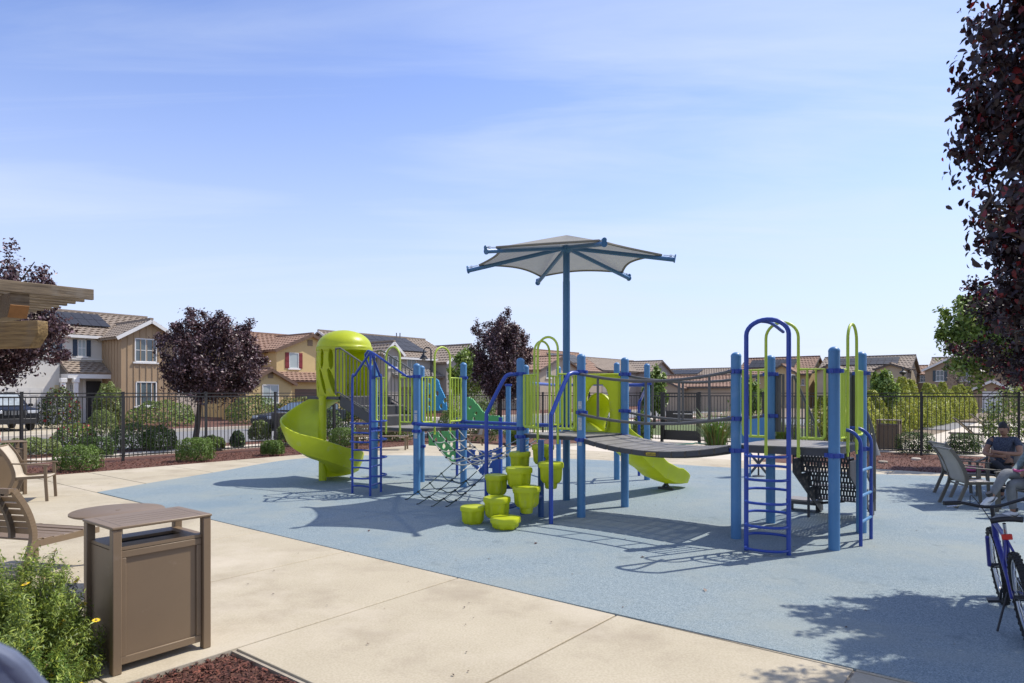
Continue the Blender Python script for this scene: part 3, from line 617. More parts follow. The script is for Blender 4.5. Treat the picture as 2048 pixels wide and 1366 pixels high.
for k in range(41):
    t = k/40; z = lerp_tab(t, flo2); c = S0+bn*.03+sdir*SLN*t+ZZ*z*H; w = (.135+.02*math.sin(min(1, t*1.2)*math.pi))*H; h = (.13 if t < .85 else .13-.09*(t-.85)/.15)*H
    if t > .9: w *= (1-.35*((t-.9)/.1)**2)
    sec2 = [(-1.12, h*.93), (-1.1, h), (-1.0, h*.98), (-.92, h*.5), (-.75, .02), (-.4, -.0), (.4, 0), (.75, .02), (.92, h*.5), (1.0, h*.98), (1.1, h), (1.12, h*.93), (1.02, h*.35), (.85, -.05), (0, -.085), (-.85, -.05), (-1.02, h*.35), (-1.12, h*.93)]
    rows.append([c+sside*w*x+ZZ*y for x, y in sec2])
cm = MB().sheet(rows, True); nC = len(rows[0])-1
cm.f.append(tuple((len(rows)-1)*(nC+1)+i for i in reversed(range(nC)))); cm.smooth.append(False); cm.f.append(tuple(range(nC))); cm.smooth.append(False)
cm.build('chute', LIMEP, slide)
ft = S0+sdir*SLN*.80; MB().tube([ft+ZZ*.12, ft-sside*.1], .03, 8).tube([ft+ZZ*.12, ft+sside*.1], .03, 8).tube([ft-sside*.16+ZZ*.015, ft+sside*.16+ZZ*.015], .035, 8).build('slide_foot', DECKE, slide)
# ------------------------------------------------ sagging plank bridge
NP = 11; sag = .078*H
def bz(t): return DK-sag*(1-(2*t-1)**2)
br = MB().tube([B2*(1-t)+R1*t+ZZ*(bz(t)-.09)+(R3-R1)*.15 for t in [k/12 for k in range(13)]], .02, 6).build('plank_bridge', DECKE, ps)
MB().tube([B3*(1-t)+R3*t+ZZ*(bz(t)-.09)-(R3-R1)*.15 for t in [k/12 for k in range(13)]], .02, 6).build('bridge_chain', DECKE, br)
for k in range(NP):
    ta, tb = (k+.055)/NP, (k+.945)/NP; ta = .03+.94*ta; tb = .03+.94*tb
    a0 = B2*(1-ta)+R1*ta; a1 = B2*(1-tb)+R1*tb; b0 = B3*(1-ta)+R3*ta; b1 = B3*(1-tb)+R3*tb
    q = [a0-VV*.05+ZZ*bz(ta), a1-VV*.05+ZZ*bz(tb), b1+VV*.0+ZZ*bz(tb), b0+VV*.0+ZZ*bz(ta)]
    o = MB().slab([p-ZZ*.008 for p in q], ZZ, .008).build('plank', DECKP, br)
    e = ((b0-a0).normalized())*.004; ee = (a1-a0).normalized()*.003
    q2 = [q[0]+e+ee, q[1]+e-ee, q[2]-e-ee, q[3]-e+ee]
    for i_ in range(4):
        a_, b_ = q2[i_], q2[(i_+1) % 4]; inn = ((q2[0]+q2[1]+q2[2]+q2[3])/4-(a_+b_)/2).normalized()*.008
        MB().beam(a_+inn-ZZ*.042, b_+inn-ZZ*.042, .016, .064).build('plank_edge', DECKE, o)
    if k == 5:
        c = (q[0]+q[1])/2-ZZ*.043-VV*.003; lb = MB().obox(c, (q[1]-q[0])*.42, VV*.002, ZZ*.022).build('warning_label', mat('yellow label', (.50, .36, .03), .5, .2, 30), o)
        tcu = bpy.data.curves.new('lettering', 'FONT'); tcu.body = 'Caution!'; tcu.size = .05; tcu.align_x = 'CENTER'; tcu.align_y = 'CENTER'; tcu.extrude = .0005
        t0 = bpy.data.objects.new('lettering', tcu); lme = bpy.data.meshes.new_from_object(t0); to = bpy.data.objects.new('lettering', lme); COL.objects.link(to); to.data.materials.append(BLACK); to.parent = o
        xd = (q[1]-q[0]).normalized(); yd = ZZ-xd*xd.z; yd.normalize(); zd = xd.cross(yd); to.matrix_local = Matrix.Translation(c-VV*.004-org) @ Matrix((xd, yd, zd)).transposed().to_4x4()
for P, Q, bars in ((B2, R1, (.14, .47, .68, .86)), (B3, R3, (.2, .42, .60, .80))):
    off = -VV*.06 if P is B2 else VV*.05
    def rz(t, zz, s_): return zz-s_*(1-(2*t-1)**2)
    T = [k/16 for k in range(17)]
    rr = MB().tube([P*(1-t)+Q*t+off+ZZ*rz(t, 1.15*H, .066*H) for t in T], .021, 10).build('bridge_rail', GREY, ps)
    MB().tube([P*(1-t)+Q*t+off+ZZ*rz(t, .83*H, .06*H) for t in T], .021, 10).build('lower_rail', GREY, rr)
    for t in bars: MB().tube([P*(1-t)+Q*t+off+ZZ*rz(t, .83*H, .06*H), P*(1-t)+Q*t+off+ZZ*rz(t, 1.15*H, .066*H)], .018, 8).build('bar', GREY, rr)
# ------------------------------------------------ right tower: loop ladder, small ladder, stairs
l0, l1 = g(1492.5, 1101), g(1577.5, 1111); lt = (l1-l0).normalized(); ln = ZZ.cross(lt); rad = (l1-l0).length/2
topz = 1.455*H
pts = [l0-ZZ*.05, l0+ZZ*(topz-rad*.75)]+[(l0+l1)/2-lt*rad*math.cos(a)+ZZ*(topz-rad*.75+rad*.75*math.sin(a)) for a in [math.pi*k/14 for k in range(1, 14)]]+[l1+ZZ*(topz-rad*.75), l1-ZZ*.05]
lad = MB().tube(pts, .024*1.1, 12).build('loop_ladder', NAVY, ps)
MB().tube(smooth_path([l0+lt*rad*.5+ZZ*(topz-.01), l0+lt*rad+ZZ*(topz-.03)-ln*.0+VV*.1, (R1+R2)/2-lt*0+ZZ*(1.40*H)], 5), .02, 8).build('brace', NAVY, lad)
for k in range(9):
    z = (.03+.072*k)*H*1.0; s = -1 if k % 2 == 0 else 1
    bul = -VV*.2*(1 if s < 0 else -1)*.9
    ph = [l0+ZZ*z, l0+lt*.05+bul*.7+ZZ*z, l0+lt*rad+bul+ZZ*z, l1-lt*.05+bul*.7+ZZ*z, l1+ZZ*z]
    MB().tube(smooth_path(ph, 5), .016, 8).build('rung', NAVY, lad)
e0, e1 = g(1721.5, 1093), g(1742, 1078.5); ex = (R2-R1).normalized(); 
sl2 = None
for p in (e0, e1):
    pts = [p-ZZ*.05, p+ZZ*.5*H, p+ZZ*.66*H, p-ex*.04+ZZ*.715*H, p-ex*.12+ZZ*.75*H, p-ex*.24+ZZ*.755*H]
    if sl2 is None: sl2 = MB().tube(smooth_path(pts, 5), .021, 10).build('small_ladder', NAVY, ps)
    else: MB().tube(smooth_path(pts, 5), .021, 10).build('ladder_rail', NAVY, sl2)
for z in (.155, .325, .49): MB().tube([e0+ZZ*z*H, e1+ZZ*z*H], .019, 8).build('rung', POST, sl2)
# stairs with slotted risers, going down away from the camera
sv = ((R3-R1)+(R4-R2)).normalized(); su = (R4-R3).normalized(); c0 = R3+(R4-R3)*.56; hw = .19*H; NSt = 4; run = .19*H; rise = DK/(NSt+1)
stm = MB()
for s in (-1, 1):
    o = su*s*hw; poly = [c0+o+ZZ*(DK-.02)]
    for k in range(NSt): poly += [c0+o+sv*run*k+ZZ*(DK-rise*(k+1)-.03+.0), c0+o+sv*run*(k+1)+ZZ*(DK-rise*(k+1)-.03)]
    poly += [c0+o+sv*run*(NSt+.1)+ZZ*.02, c0+o+sv*run*(NSt-.3)+ZZ*.02, c0+o-sv*.0+ZZ*(DK-rise*1.9)]
    stm.slab(poly, su, .02)
sto = stm.build('access_stairs', DECKE, ps)
def slotted(c, ax, ay, w, h, cols, rows_, m, par, name):
    nx, nz = cols*3, rows_*6
    gr = [[c+ax*w*(-.5+j/nx)+ay*h*(-.5+i/nz) for j in range(nx+1)] for i in range(nz+1)]
    def kp(i, j):
        r_ = i//6; jj = (j+(1 if r_ % 2 else 0)) % 3; ii = i % 6
        return not (jj == 1 and ii in (1, 2, 3, 4)) or j < 2 or j > nx-3
    return MB().sheet(gr, False, kp).build(name, m, par, fix=False, thick=.006)
for k in range(NSt):
    z = DK-rise*(k+1); cc = c0+sv*run*(k+.5)+ZZ*z
    slotted(cc, su, sv, hw*1.96, run*1.02, 18, 4, DECKE, sto, 'tread')
    slotted(c0+sv*run*k+ZZ*(z+rise*.5), su, ZZ, hw*1.96, rise*.98, 17, 3, DECKE, sto, 'riser')
bs = g(1609, 1021); MB().obox(bs+ZZ*.095*H, su*.12*H, sv*.10*H, ZZ*.014).build('bottom_step', DECK, sto); MB().obox(bs+ZZ*.075*H, su*.118*H, sv*.098*H, ZZ*.021).build('step_frame', DECKE, sto)
for s in (-.85, .85): MB().obox(bs+su*.12*H*s+ZZ*.03*H, su*.02, sv*.03, ZZ*.032*H).build('step_leg', DECKE, sto)
MB().tube([bs+su*.1*H+ZZ*.07*H, c0+su*.02+sv*run*3.4+ZZ*.12*H], .02, 8).build('step_brace', DECKE, sto)
MB().tube([bs+su*.115*H, bs+su*.115*H+ZZ*.33*H], .022, 8).build('support', DECKE, sto)
for s in (-1, 1):
    MB().tube([c0+su*s*hw*1.02+sv*run*2.2+ZZ*.0, c0+su*s*hw*1.02+sv*run*2.2+ZZ*.45*H], .02, 8).build('support', DECKE, sto)
    o = su*s*(hw+.03); zt1 = 1.13*H; dz = -.60*H; Ls = run*NSt
    tp = [c0+o+ZZ*(DK+.03)-sv*.02, c0+o+ZZ*(zt1-.05)-sv*.02, c0+o+ZZ*zt1+sv*.03, c0+o+ZZ*(zt1)+sv*.16, c0+o+sv*Ls*.9+ZZ*(zt1-.42*H), c0+o+sv*Ls+ZZ*(zt1-.50*H), c0+o+sv*Ls+ZZ*.14*H]
    rl = MB().tube(tp, .02, 8).build('stair_rail', GREY, ps)
    MB().tube([c0+o+ZZ*(DK+.03), c0+o+sv*Ls+ZZ*.2*H], .016, 6).build('bottom_rail', GREY, rl)
    for k in range(9):
        t = (k+.7)/9.5; b = c0+o+sv*Ls*t; MB().tube([b+ZZ*(DK+.03-(DK+.03-.2*H)*t), b+ZZ*(zt1-max(0, t-.18)*.58*H)], .011, 6).build('bar', GREY, rl)
for P, d_ in ((R3, su), (R4, -su)):
    w_ = (R4-R3).length/2-hw-.06; m = MB().tube([P+d_*PR*1.5+sv*.03+ZZ*.70*H, P+d_*PR*1.5+sv*.03+ZZ*1.1*H, P+d_*PR*1.9+sv*.03+ZZ*1.14*H, P+d_*w_+sv*.03+ZZ*1.14*H, P+d_*w_+sv*.03+ZZ*.70*H], .018, 8).build('side_rail', GREY, ps)
    MB().obox(P+d_*(w_*.55)+sv*.03+ZZ*.92*H, d_*.045, sv*.012, ZZ*.22*H).build('filler_panel', GREY, m)
# ------------------------------------------------ rope net
def rope(pts, m, par, r=.009): return MB().tube(smooth_path(pts, 4), r, 6).build('rope', m, par)
HU = lambda x, y, z: Vector((x*H, y*H, z*H))
E = [HU(-.585, 6.59, .30), HU(-.40, 6.60, .295), HU(-.275, 6.60, .31), HU(-.20, 6.62, .33)]
Kk = [E[0], HU(-.465, 6.31, .262), HU(-.33, 6.26, .262), HU(-.262, 6.12, .235)]
GA = [g(812, 1000), g(835, 1009), g(864, 1013.5), g(893, 1014)]
net = None; T1 = []; T2 = []; T3 = []
joints = MB()
for k in range(4):
    D = A2+(A4-A2)*(.17+.22*k)+UU*.06+ZZ*(DK-.06)
    n1 = [D+(E[k]-D)*t-ZZ*.05*math.sin(math.pi*t) for t in (0, .25, .5, .75, 1)]
    n3 = [Kk[k]+(GA[k]-Kk[k])*t-ZZ*.03*math.sin(math.pi*t) for t in (0, .25, .5, .75, 1)]
    Bd = B1+(B4-B1)*(.15+.22*k)-UU*.05+ZZ*(DK-.05)
    n2 = [E[k]+(Bd-E[k])*t-ZZ*.05*math.sin(math.pi*t) for t in (0, .25, .5, .75, 1)]
    if net is None: net = MB().tube(smooth_path(n1, 4), .0095, 6).build('rope_net', ROPE, ps); net['label'] = 'rope climbing net slung between the towers'
    else: rope(n1, ROPE, net)
    rope(n3, ROPED, net); rope(n2, ROPE, net); T1.append(n1); T2.append(n2); T3.append(n3)
for row, m, sg in ((T1, ROPE, .03), (T2, ROPE, .03), (T3, ROPED, .05)):
    for i in range(1, 5 if row is not T2 else 4):
        for k in range(3):
            a, b = row[k][i], row[k+1][i]; rope([a, (a+b)/2-ZZ*sg, b], m, net)
    for r_ in row:
        for i in range(1, 5):
            joints.lathe([(.001, -.02), (.02, -.014), (.022, 0), (.02, .014), (.001, .02)], r_[i], 8, cap=False)
for k in range(3): rope([E[k], (E[k]+E[k+1])/2-ZZ*.02, E[k+1]], ROPE, net); rope([E[k+1], Kk[k+1]], ROPE, net)
joints.build('rope_joint', BLACK, net)
# ================================================================ houses
FLP = lambda n, c: mat(n, c, 0.9, 0.25, 1.8, 0.3, 40)
ROOFB = mat('brown tile', (0.24, 0.19, 0.145), 0.9, col2=(0.33, 0.265, 0.205), scale=6, bump=0.3, bscale=14)
ROOFR = mat('terracotta tile', (0.22, 0.13, 0.088), 0.9, col2=(0.37, 0.235, 0.165), scale=7, bump=0.3, bscale=12)
ROOFG = mat('grey tile', (0.18, 0.165, 0.15), 0.9, col2=(0.25, 0.23, 0.205), scale=6, bump=0.3, bscale=14)
class House:
    def __init__(s, label, facing, plane, px, name='house'):
        s.fr = facing
        if facing == 'u': s.x = V; s.o = U; s.p0 = U*plane*H
        else: s.x = U; s.o = -V; s.p0 = V*plane*H
        s.root = None; s.label = label
        x, _ = s.fac(px, 800, 0); s.root = thing(name, s.P(x, 0, 0), label, 'house')
    def fac(s, px, py, o=0.0):       # photo position -> (x along the facade, height) on the facade plane, metres
        r = Vector(((px-CX)/F, 1, 0)); pl = s.p0+s.o*o; k = pl.dot(s.o)/r.dot(s.o); p = r*k
        return p.dot(s.x), H-(py-HZ)*p.y/F
    def P(s, x, o, z): return s.p0+s.x*x+s.o*o+ZZ*z
    def box(s, x0, x1, o0, o1, z0, z1, m, name, par=None, bevel=0):
        return MB().obox(s.P((x0+x1)/2, (o0+o1)/2, (z0+z1)/2), s.x*(x1-x0)/2, s.o*(o1-o0)/2, ZZ*(z1-z0)/2).build(name, m, par or s.root, bevel=bevel)
    def wall(s, x0, x1, o0, o1, z1, m, gable=None, z0=-.1):   # gable = (xpeak, zpeak): pentagonal front
        if gable is None: return s.box(x0, x1, o0, o1, z0, z1, m, 'wall')
        f = [(x0, z0), (x1, z0), (x1, z1), gable, (x0, z1)]
        mb = MB(); vs = [s.P(x, o1, z) for x, z in f]+[s.P(x, o0, z) for x, z in f]; n = 5
        mb.add(vs, [tuple(range(n)), tuple(reversed(range(n, 2*n)))]+[(i, n+i, n+(i+1) % n, (i+1) % n) for i in range(n)]); return mb.build('wall', m, s.root)
    def roof(s, a, b, c, d, m, courses=9, th=.07, name='roof', tiles=True, par=None):
        # slope quad: a,b = eave ends, c,d = upper ends above b,a.  built as overlapping courses
        a, b, c, d = map(Vector, (a, b, c, d)); n = (b-a).cross(d-a).normalized(); n = n if n.z > 0 else -n; mb = MB()
        w = (b-a).length; nt_ = max(2, int(w/.34))
        for k in range(courses):
            t0 = k/courses; t1 = (k+1.12)/courses; t1 = min(t1, 1.0)
            p0 = a+(d-a)*t0; p1 = b+(c-b)*t0; q0 = a+(d-a)*t1; q1 = b+(c-b)*t1
            lo = n*(th); hi = n*(th*.25)
            mb.add([p0+lo, p1+lo, q1+hi, q0+hi, p0-n*.02, p1-n*.02], [(0, 1, 2, 3), (4, 5, 1, 0)])
            if tiles:
                ww = (p1-p0); kk = max(2, int(ww.length/.36))
                for i in range(kk):
                    ta = (i+.5*(k % 2))/kk; tb = ta+.55/kk
                    if tb > 1: continue
                    e = n*.035
                    A_, B_ = p0+ww*ta, p0+ww*tb; C_, D_ = q0+(q1-q0)*tb, q0+(q1-q0)*ta; M1, M2 = (A_+B_)/2, (C_+D_)/2
                    mb.add([A_+lo, M1+lo+e, B_+lo, D_+hi, M2+hi+e, C_+hi, p0+ww*ta-n*.01, p0+ww*tb-n*.01], [(0, 1, 4, 3), (1, 2, 5, 4), (6, 7, 2, 1, 0)])
        mb.slab([a-n*.1, b-n*.1, c-n*.1, d-n*.1], n, .095)
        o = mb.build(name, m, par or s.root, fix=False)
        return o
    def gable_x(s, x0, x1, o0, o1, ze, zr, m, ov=.35, courses=10, fas=WHITE, tiles=True):   # ridge parallel to the facade
        om = (o0+o1)/2; sl = (zr-ze)/((o1-o0)/2); dz = sl*ov
        r = s.roof(s.P(x0-ov, o1+ov, ze-dz), s.P(x1+ov, o1+ov, ze-dz), s.P(x1+ov, om, zr), s.P(x0-ov, om, zr), m, courses, tiles=tiles)
        s.roof(s.P(x1+ov, o0-ov, ze-dz), s.P(x0-ov, o0-ov, ze-dz), s.P(x0-ov, om, zr), s.P(x1+ov, om, zr), m, 4, name='rear_slope', tiles=False, par=r)
        MB().beam(s.P(x0-ov, om, zr+.08), s.P(x1+ov, om, zr+.08), .22, .12).build('ridge', m, r)
        MB().beam(s.P(x0-ov, o1+ov+.02, ze-dz-.07), s.P(x1+ov, o1+ov+.02, ze-dz-.07), .05, .17).build('fascia', fas, r)
        for x in (x0, x1):
            MB().add([s.P(x, o0, ze-.0), s.P(x, o1, ze), s.P(x, om, zr-.05)], [(0, 1, 2)]).build('gable_end', s.wm, s.root, fix=False)
            xx = x-ov if x == x0 else x+ov
            MB().beam(s.P(xx, o1+ov, ze-dz-.03), s.P(xx, om, zr-.03), .05, .17).build('verge_board', fas, r)
        return r
    def gable_o(s, x0, x1, xp, o0, o1, ze, zr, m, ov=.3, courses=7, fas=WHITE, tiles=True):      # gable looks out of the facade
        r = None
        for xe, sg in ((x0, -1), (x1, 1)):
            sl = (zr-ze)/abs(xp-xe); xx = xe+sg*ov; zz = ze-sl*ov
            q = (s.P(xx, o0, zz), s.P(xx, o1+ov, zz), s.P(xp, o1+ov, zr), s.P(xp, o0, zr))
            rr = s.roof(*q, m, courses, tiles=tiles, name='roof' if r is None else 'roof_slope', par=r); r = r or rr
            MB().beam(s.P(xx, o1+ov+.02, zz-.07), s.P(xp, o1+ov+.02, zr-.07), .05, .2).build('verge_board', fas, r)
        MB().beam(s.P(xp, o0, zr+.08), s.P(xp, o1+ov, zr+.08), .2, .12).build('ridge', m, r)
        return r
    def window(s, px0, py0, px1, py1, o=0.0, shut=None, glass=None, bars=1, fr=WHITE, sill=True):
        x0, z1 = s.fac(px0, py0, o); x1, z0 = s.fac(px1, py1, o); w = x1-x0; h = z1-z0; f = .06*min(1, max(.6, w/1.2))
        wd = s.box(x0+f, x1-f, o-.08, o+.012, z0+f, z1-f, glass or GLASS, 'window')
        for (a, b, c, d) in ((x0, x1, z1-f, z1), (x0, x1, z0, z0+f), (x0, x0+f, z0, z1), (x1-f, x1, z0, z1)):
            s.box(a, b, o-.03, o+.05 if c in (z1-f, z0) else o+.048, c, d, fr, 'frame', wd)
        for i in range(bars):
            xx = x0+w*(i+1)/(bars+1); s.box(xx-.018, xx+.018, o, o+.03, z0+f, z1-f, fr, 'mullion', wd)
        if bars == 1 and h > w*1.1: s.box(x0+f, x1-f, o, o+.028, (z0+z1)/2-.018, (z0+z1)/2+.018, fr, 'mullion', wd)
        if sill: s.box(x0-.1, x1+.1, o-.02, o+.09, z0-.1, z0-.002, fr, 'sill', wd)
        if shut:
            sw = max(.22, w*.36)
            for a in (x0-sw-.03, x1+.03):
                sh = s.box(a, a+sw, o-.01, o+.045, z0, z1, shut, 'shutter', wd)
                for t in (.12, .5, .88): s.box(a+.02, a+sw-.02, o+.045, o+.06, z0+h*t-.05, z0+h*t+.05, shut, 'batten', sh)
        return wd
    def solar(s, rows, x0, x1, o0, z0, o1, z1, nx=5):
        p = s.P(x0, o0, z0); q = s.P(x1, o0, z0); u = s.P(x0, o1, z1)-p; n = (q-p).cross(u).normalized(); n = n if n.z > 0 else -n
        for j in range(rows):
            for i in range(nx):
                a = p+(q-p)*(i+.02)/nx+u*(j+.02)/rows; b = p+(q-p)*(i+.98)/nx+u*(j+.02)/rows; c = p+(q-p)*(i+.98)/nx+u*(j+.98)/rows; d = p+(q-p)*(i+.02)/nx+u*(j+.98)/rows
                MB().slab([a+n*.14, b+n*.14, c+n*.14, d+n*.14], n, .04).build('solar_panel', SOLAR, s.root)
# ---- house 1: white and tan, board and batten wing
h = House('white and tan two storey house with board and batten wing, far left', 'u', -23.0, 200); h.wm = stucco('tan siding', (.39, .275, .165)); wt = stucco('white stucco', (.64, .61, .55))
xa, ze = h.fac(241, 669); xp, zp_ = h.fac(299, 641); xb = 2*xp-xa; bk = -2.75
h.wall(xa, xb, -7, 0, ze, h.wm, (xp, zp_)); h.gable_o(xa, xb, xp, -7, 0, ze, zp_, ROOFB, ov=.32)
for k in range(10):
    xx = xa+.02+(xb-xa-.08)*k/9; zz = ze+(zp_-ze)*(1-abs(xx-xp)/(xp-xa))-.06; h.box(xx, xx+.05, .0, .035, -.1, zz, h.wm, 'batten')
for k in range(6): oo = -.4-.42*k; h.box(xa-.035, xa, oo-.05, oo, -.1, ze-.1, h.wm, 'batten')
h.window(269, 676, 313, 725, 0, bars=1); h.window(271, 763, 313, 812, 0, bars=3)
x0, zE = h.fac(-260, 669, bk); zE = h.fac(207, 669, bk)[1]; x1 = xb+.5; zR = h.fac(150, 622, bk-2.6)[1]
wm = h.wm; h.wall(x0, x1, bk-7, bk, zE, wt); h.wm = wt; h.gable_x(x0, x1, bk-7, bk, zE, zR, ROOFB, courses=12); h.wm = wm
sx0 = h.fac(95, 640, bk-1.5)[0]; sx1 = h.fac(214, 640, bk-1.5)[0]; sl_r = (zR-zE)/3.5
h.solar(2, sx0, sx1, bk-.9, zE+sl_r*.9, bk-3.0, zE+sl_r*3.0, 6)
NVY = mat('navy shutter', (.035, .055, .085), .6); h.window(155, 679, 172, 713, bk, shut=NVY, glass=GLASSL); h.window(85, 679, 113, 713, bk, shut=NVY, glass=GLASSL)
bx0, bz0 = h.fac(60, 714, bk); bx1, bz1 = h.fac(207, 721, bk); h.box(bx0, bx1, bk, bk+.12, bz1, bz0, WHITE, 'belt_course')
# porch
pa, pz = h.fac(118, 722, bk); pb, _ = h.fac(236, 722, bk+1.2); pzl = h.fac(150, 748, bk+1.3)[1]
h.roof(h.P(pa, bk+1.5, pzl+.05), h.P(xa-.02, bk+1.5, pzl+.05), h.P(xa-.02, bk, pz), h.P(pa, bk, pz), ROOFB, 6, name='porch_roof')
h.box(pa, xa-.02, bk+1.3, bk+1.48, pzl-.25, pzl+.0, WHITE, 'porch_beam'); h.box(pa, pa+.16, bk, bk+1.3, pzl-.25, pzl, WHITE, 'porch_beam')
for px in (126, 151):
    cx_ = h.fac(px, 800, bk+1.35)[0]; h.box(cx_-.11, cx_+.11, bk+1.27, bk+1.49, .0, pzl-.25, WHITE, 'porch_column', bevel=.01); h.box(cx_-.16, cx_+.16, bk+1.22, bk+1.54, pzl-.5, pzl-.252, WHITE, 'column_cap', bevel=.02)
dx0, dz1 = h.fac(171, 762, bk); dx1, dz0 = h.fac(202, 831, bk)
dr = h.box(dx0, dx1, bk-.05, bk+.04, dz0-.4, dz1, mat('charcoal door', (.035, .035, .038), .5), 'front_door'); h.box(dx0-.14, dx0, bk, bk+.07, dz0-.4, dz1+.14, WHITE, 'door_frame', dr); h.box(dx1, dx1+.14, bk, bk+.07, dz0-.4, dz1+.14, WHITE, 'door_frame', dr)
for i in range(2):
    for j in range(3): h.box(dx0+.12+i*.45*(dx1-dx0), dx0+.12+(i*.45+.32)*(dx1-dx0), bk+.04, bk+.055, dz0-.2+j*.75, dz0+.35+j*.75, mat('charcoal door', (.035, .035, .038), .5), 'door_panel', dr)
h.window(138, 768, 147, 790, bk, glass=GLASSL, sill=False)
gx0, gz1 = h.fac(-40, 775, bk+.3); gx1, _ = h.fac(101, 775, bk+.3)
h.box(h.fac(-120, 775, bk)[0], h.fac(116, 775, bk)[0], bk, bk+.28, -.1, h.fac(60, 728, bk)[1], wt, 'garage_wall')
gd = h.box(gx0, gx1, bk+.2, bk+.30, .0, gz1, mat('garage door', (.60, .58, .54), .6, .03), 'garage_door')
for k in range(4):
    for i in range(6): h.box(gx0+.1+(gx1-gx0)*i/6, gx0-.05+(gx1-gx0)*(i+1)/6, bk+.30, bk+.315, .1+gz1*k/4, gz1*(k+1)/4-.1, mat('garage door', (.60, .58, .54), .6, .03), 'door_panel', gd)
lx, lz = h.fac(113, 775, bk+.3); h.box(lx-.09, lx+.09, bk+.28, bk+.42, lz-.2, lz+.15, mat('lamp glass', (.5, .42, .25), .4), 'wall_lamp')
# ---- house 2: yellow with red shutters
h = House('yellow stucco house with terracotta roof and red shutters', 'u', -23.0, 590); YEL = stucco('yellow stucco', (.58, .43, .205)); h.wm = YEL; RED = mat('red shutter', (.20, .02, .022), .6)
xa, ze = h.fac(553, 697); xp, zp_ = h.fac(621, 669); xb = 2*xp-xa
h.wall(xa, xb, -8, 0, ze, YEL, (xp, zp_)); h.gable_o(xa, xb, xp, -8, 0, ze, zp_, ROOFR, ov=.3, fas=mat('brown trim', (.14, .08, .05), .7))
x0 = h.fac(485, 690, -1.5)[0]; zE2 = h.fac(540, 699, -1.5)[1]; h.wall(x0, xa+.5, -8, -1.5, zE2, YEL); h.gable_x(x0, xb, -8, -1.5, zE2, h.fac(540, 668, -4)[1], ROOFR, courses=10, fas=mat('brown trim', (.14, .08, .05), .7))
h.window(578, 705, 597, 737, 0, shut=RED, glass=GLASSL, bars=0); h.window(640, 706, 658, 738, 0, shut=RED, glass=GLASSL, bars=0)
vx, vz = h.fac(620, 686); h.box(vx-.22, vx+.22, -.02, .03, vz-.22, vz+.22, mat('vent', (.22, .16, .10), .8), 'gable_vent')
fx0, fz = h.fac(492, 763, 2.0); fxp, fzp = h.fac(541.5, 738, 2.0); fx1 = h.fac(584, 763, 2.0)[0]
h.wall(fx0, fx1, -1, 2.0, fz, YEL, ((fx0+fx1)/2, fzp)); h.gable_o(fx0, fx1, (fx0+fx1)/2, -1, 2.0, fz, fzp, ROOFR, ov=.25, courses=5, fas=mat('brown trim', (.14, .08, .05), .7))
h.window(524, 769, 557, 806, 2.0, glass=GLASSL); vx, vz = h.fac(541, 751, 2.0); h.box(vx-.2, vx+.2, 1.98, 2.03, vz-.18, vz+.18, mat('vent', (.22, .16, .10), .8), 'gable_vent')
rx1 = h.fac(680, 760, 1.2)[0]; zl = h.fac(620, 762, 1.6)[1]; zu = h.fac(620, 745, 0)[1]
h.roof(h.P(fx1-.2, 1.7, zl), h.P(rx1, 1.7, zl), h.P(rx1, -.0, zu), h.P(fx1-.2, 0, zu), ROOFR, 5, name='lower_roof')
h.box(fx1, rx1, -.5, 1.2, -.1, zl+.05, YEL, 'wall'); gx0, gz = h.fac(590, 778, 1.2); h.box(gx0, rx1-.3, 1.1, 1.22, 0, gz, mat('brown garage', (.13, .075, .05), .6), 'garage_door')
# ---- house 3: grey with solar roof
h = House('grey beige house with solar covered roof, behind the lamp post', 'u', -23.0, 820); GRB = stucco('grey beige stucco', (.34, .31, .27)); h.wm = GRB
x0 = h.fac(705, 710)[0]; x1 = h.fac(905, 710)[0]; ze = h.fac(820, 712)[1]; zr = h.fac(790, 674, -3.5)[1]
h.wall(x0, x1, -8, 0, ze, GRB); h.gable_x(x0, x1, -8, 0, ze, zr, ROOFB, courses=12); sl_r = (zr-ze)/4
h.solar(3, h.fac(742, 690, -1.5)[0], h.fac(842, 690, -1.5)[0], -.7, ze+sl_r*.7, -3.6, ze+sl_r*3.6, 7)
xa, zea = h.fac(768, 702, 1.0); xb, _ = h.fac(800, 702, 1.0); h.wall(xa, xb, -1, 1.0, zea, GRB, ((xa+xb)/2, h.fac(784, 684, 1)[1])); h.gable_o(xa, xb, (xa+xb)/2, -3, 1.0, zea, h.fac(784, 684, 1)[1], ROOFB, courses=4)
xa, zea = h.fac(893, 722, 1.6); xp, zpp = h.fac(938, 690, 1.6); xb = 2*xp-xa; h.wall(xa, xb, -6, 1.6, zea, GRB, (xp, zpp)); h.gable_o(xa, xb, xp, -6, 1.6, zea, zpp, ROOFB, courses=7)
h.window(917, 719, 929, 746, 1.6, shut=mat('brown shutter', (.09, .065, .05), .7)); h.window(813, 717, 832, 742, 0); h.window(775, 712, 795, 735, 1.0); h.window(842, 750, 862, 775, 0)
zb_ = h.fac(860, 752, 0)[1]; h.box(h.fac(770, 750)[0], h.fac(892, 750)[0], 0, .9, zb_-1.0, zb_, GRB, 'wall'); h.roof(h.P(h.fac(768, 750)[0], 1.4, zb_-.1), h.P(h.fac(893, 750)[0], 1.4, zb_-.1), h.P(h.fac(893, 750)[0], 0, zb_+.6), h.P(h.fac(768, 750)[0], 0, zb_+.6), ROOFG, 5, name='lower_roof')
for px in (793, 800):
    x_, z_ = h.fac(px, 668, -3.6); MB().tube([h.P(x_, -3.6, z_-.5), h.P(x_, -3.6, z_+.1)], .05, 8).build('vent_pipe', mat('vent steel', (.2, .2, .2), .5), h.root)
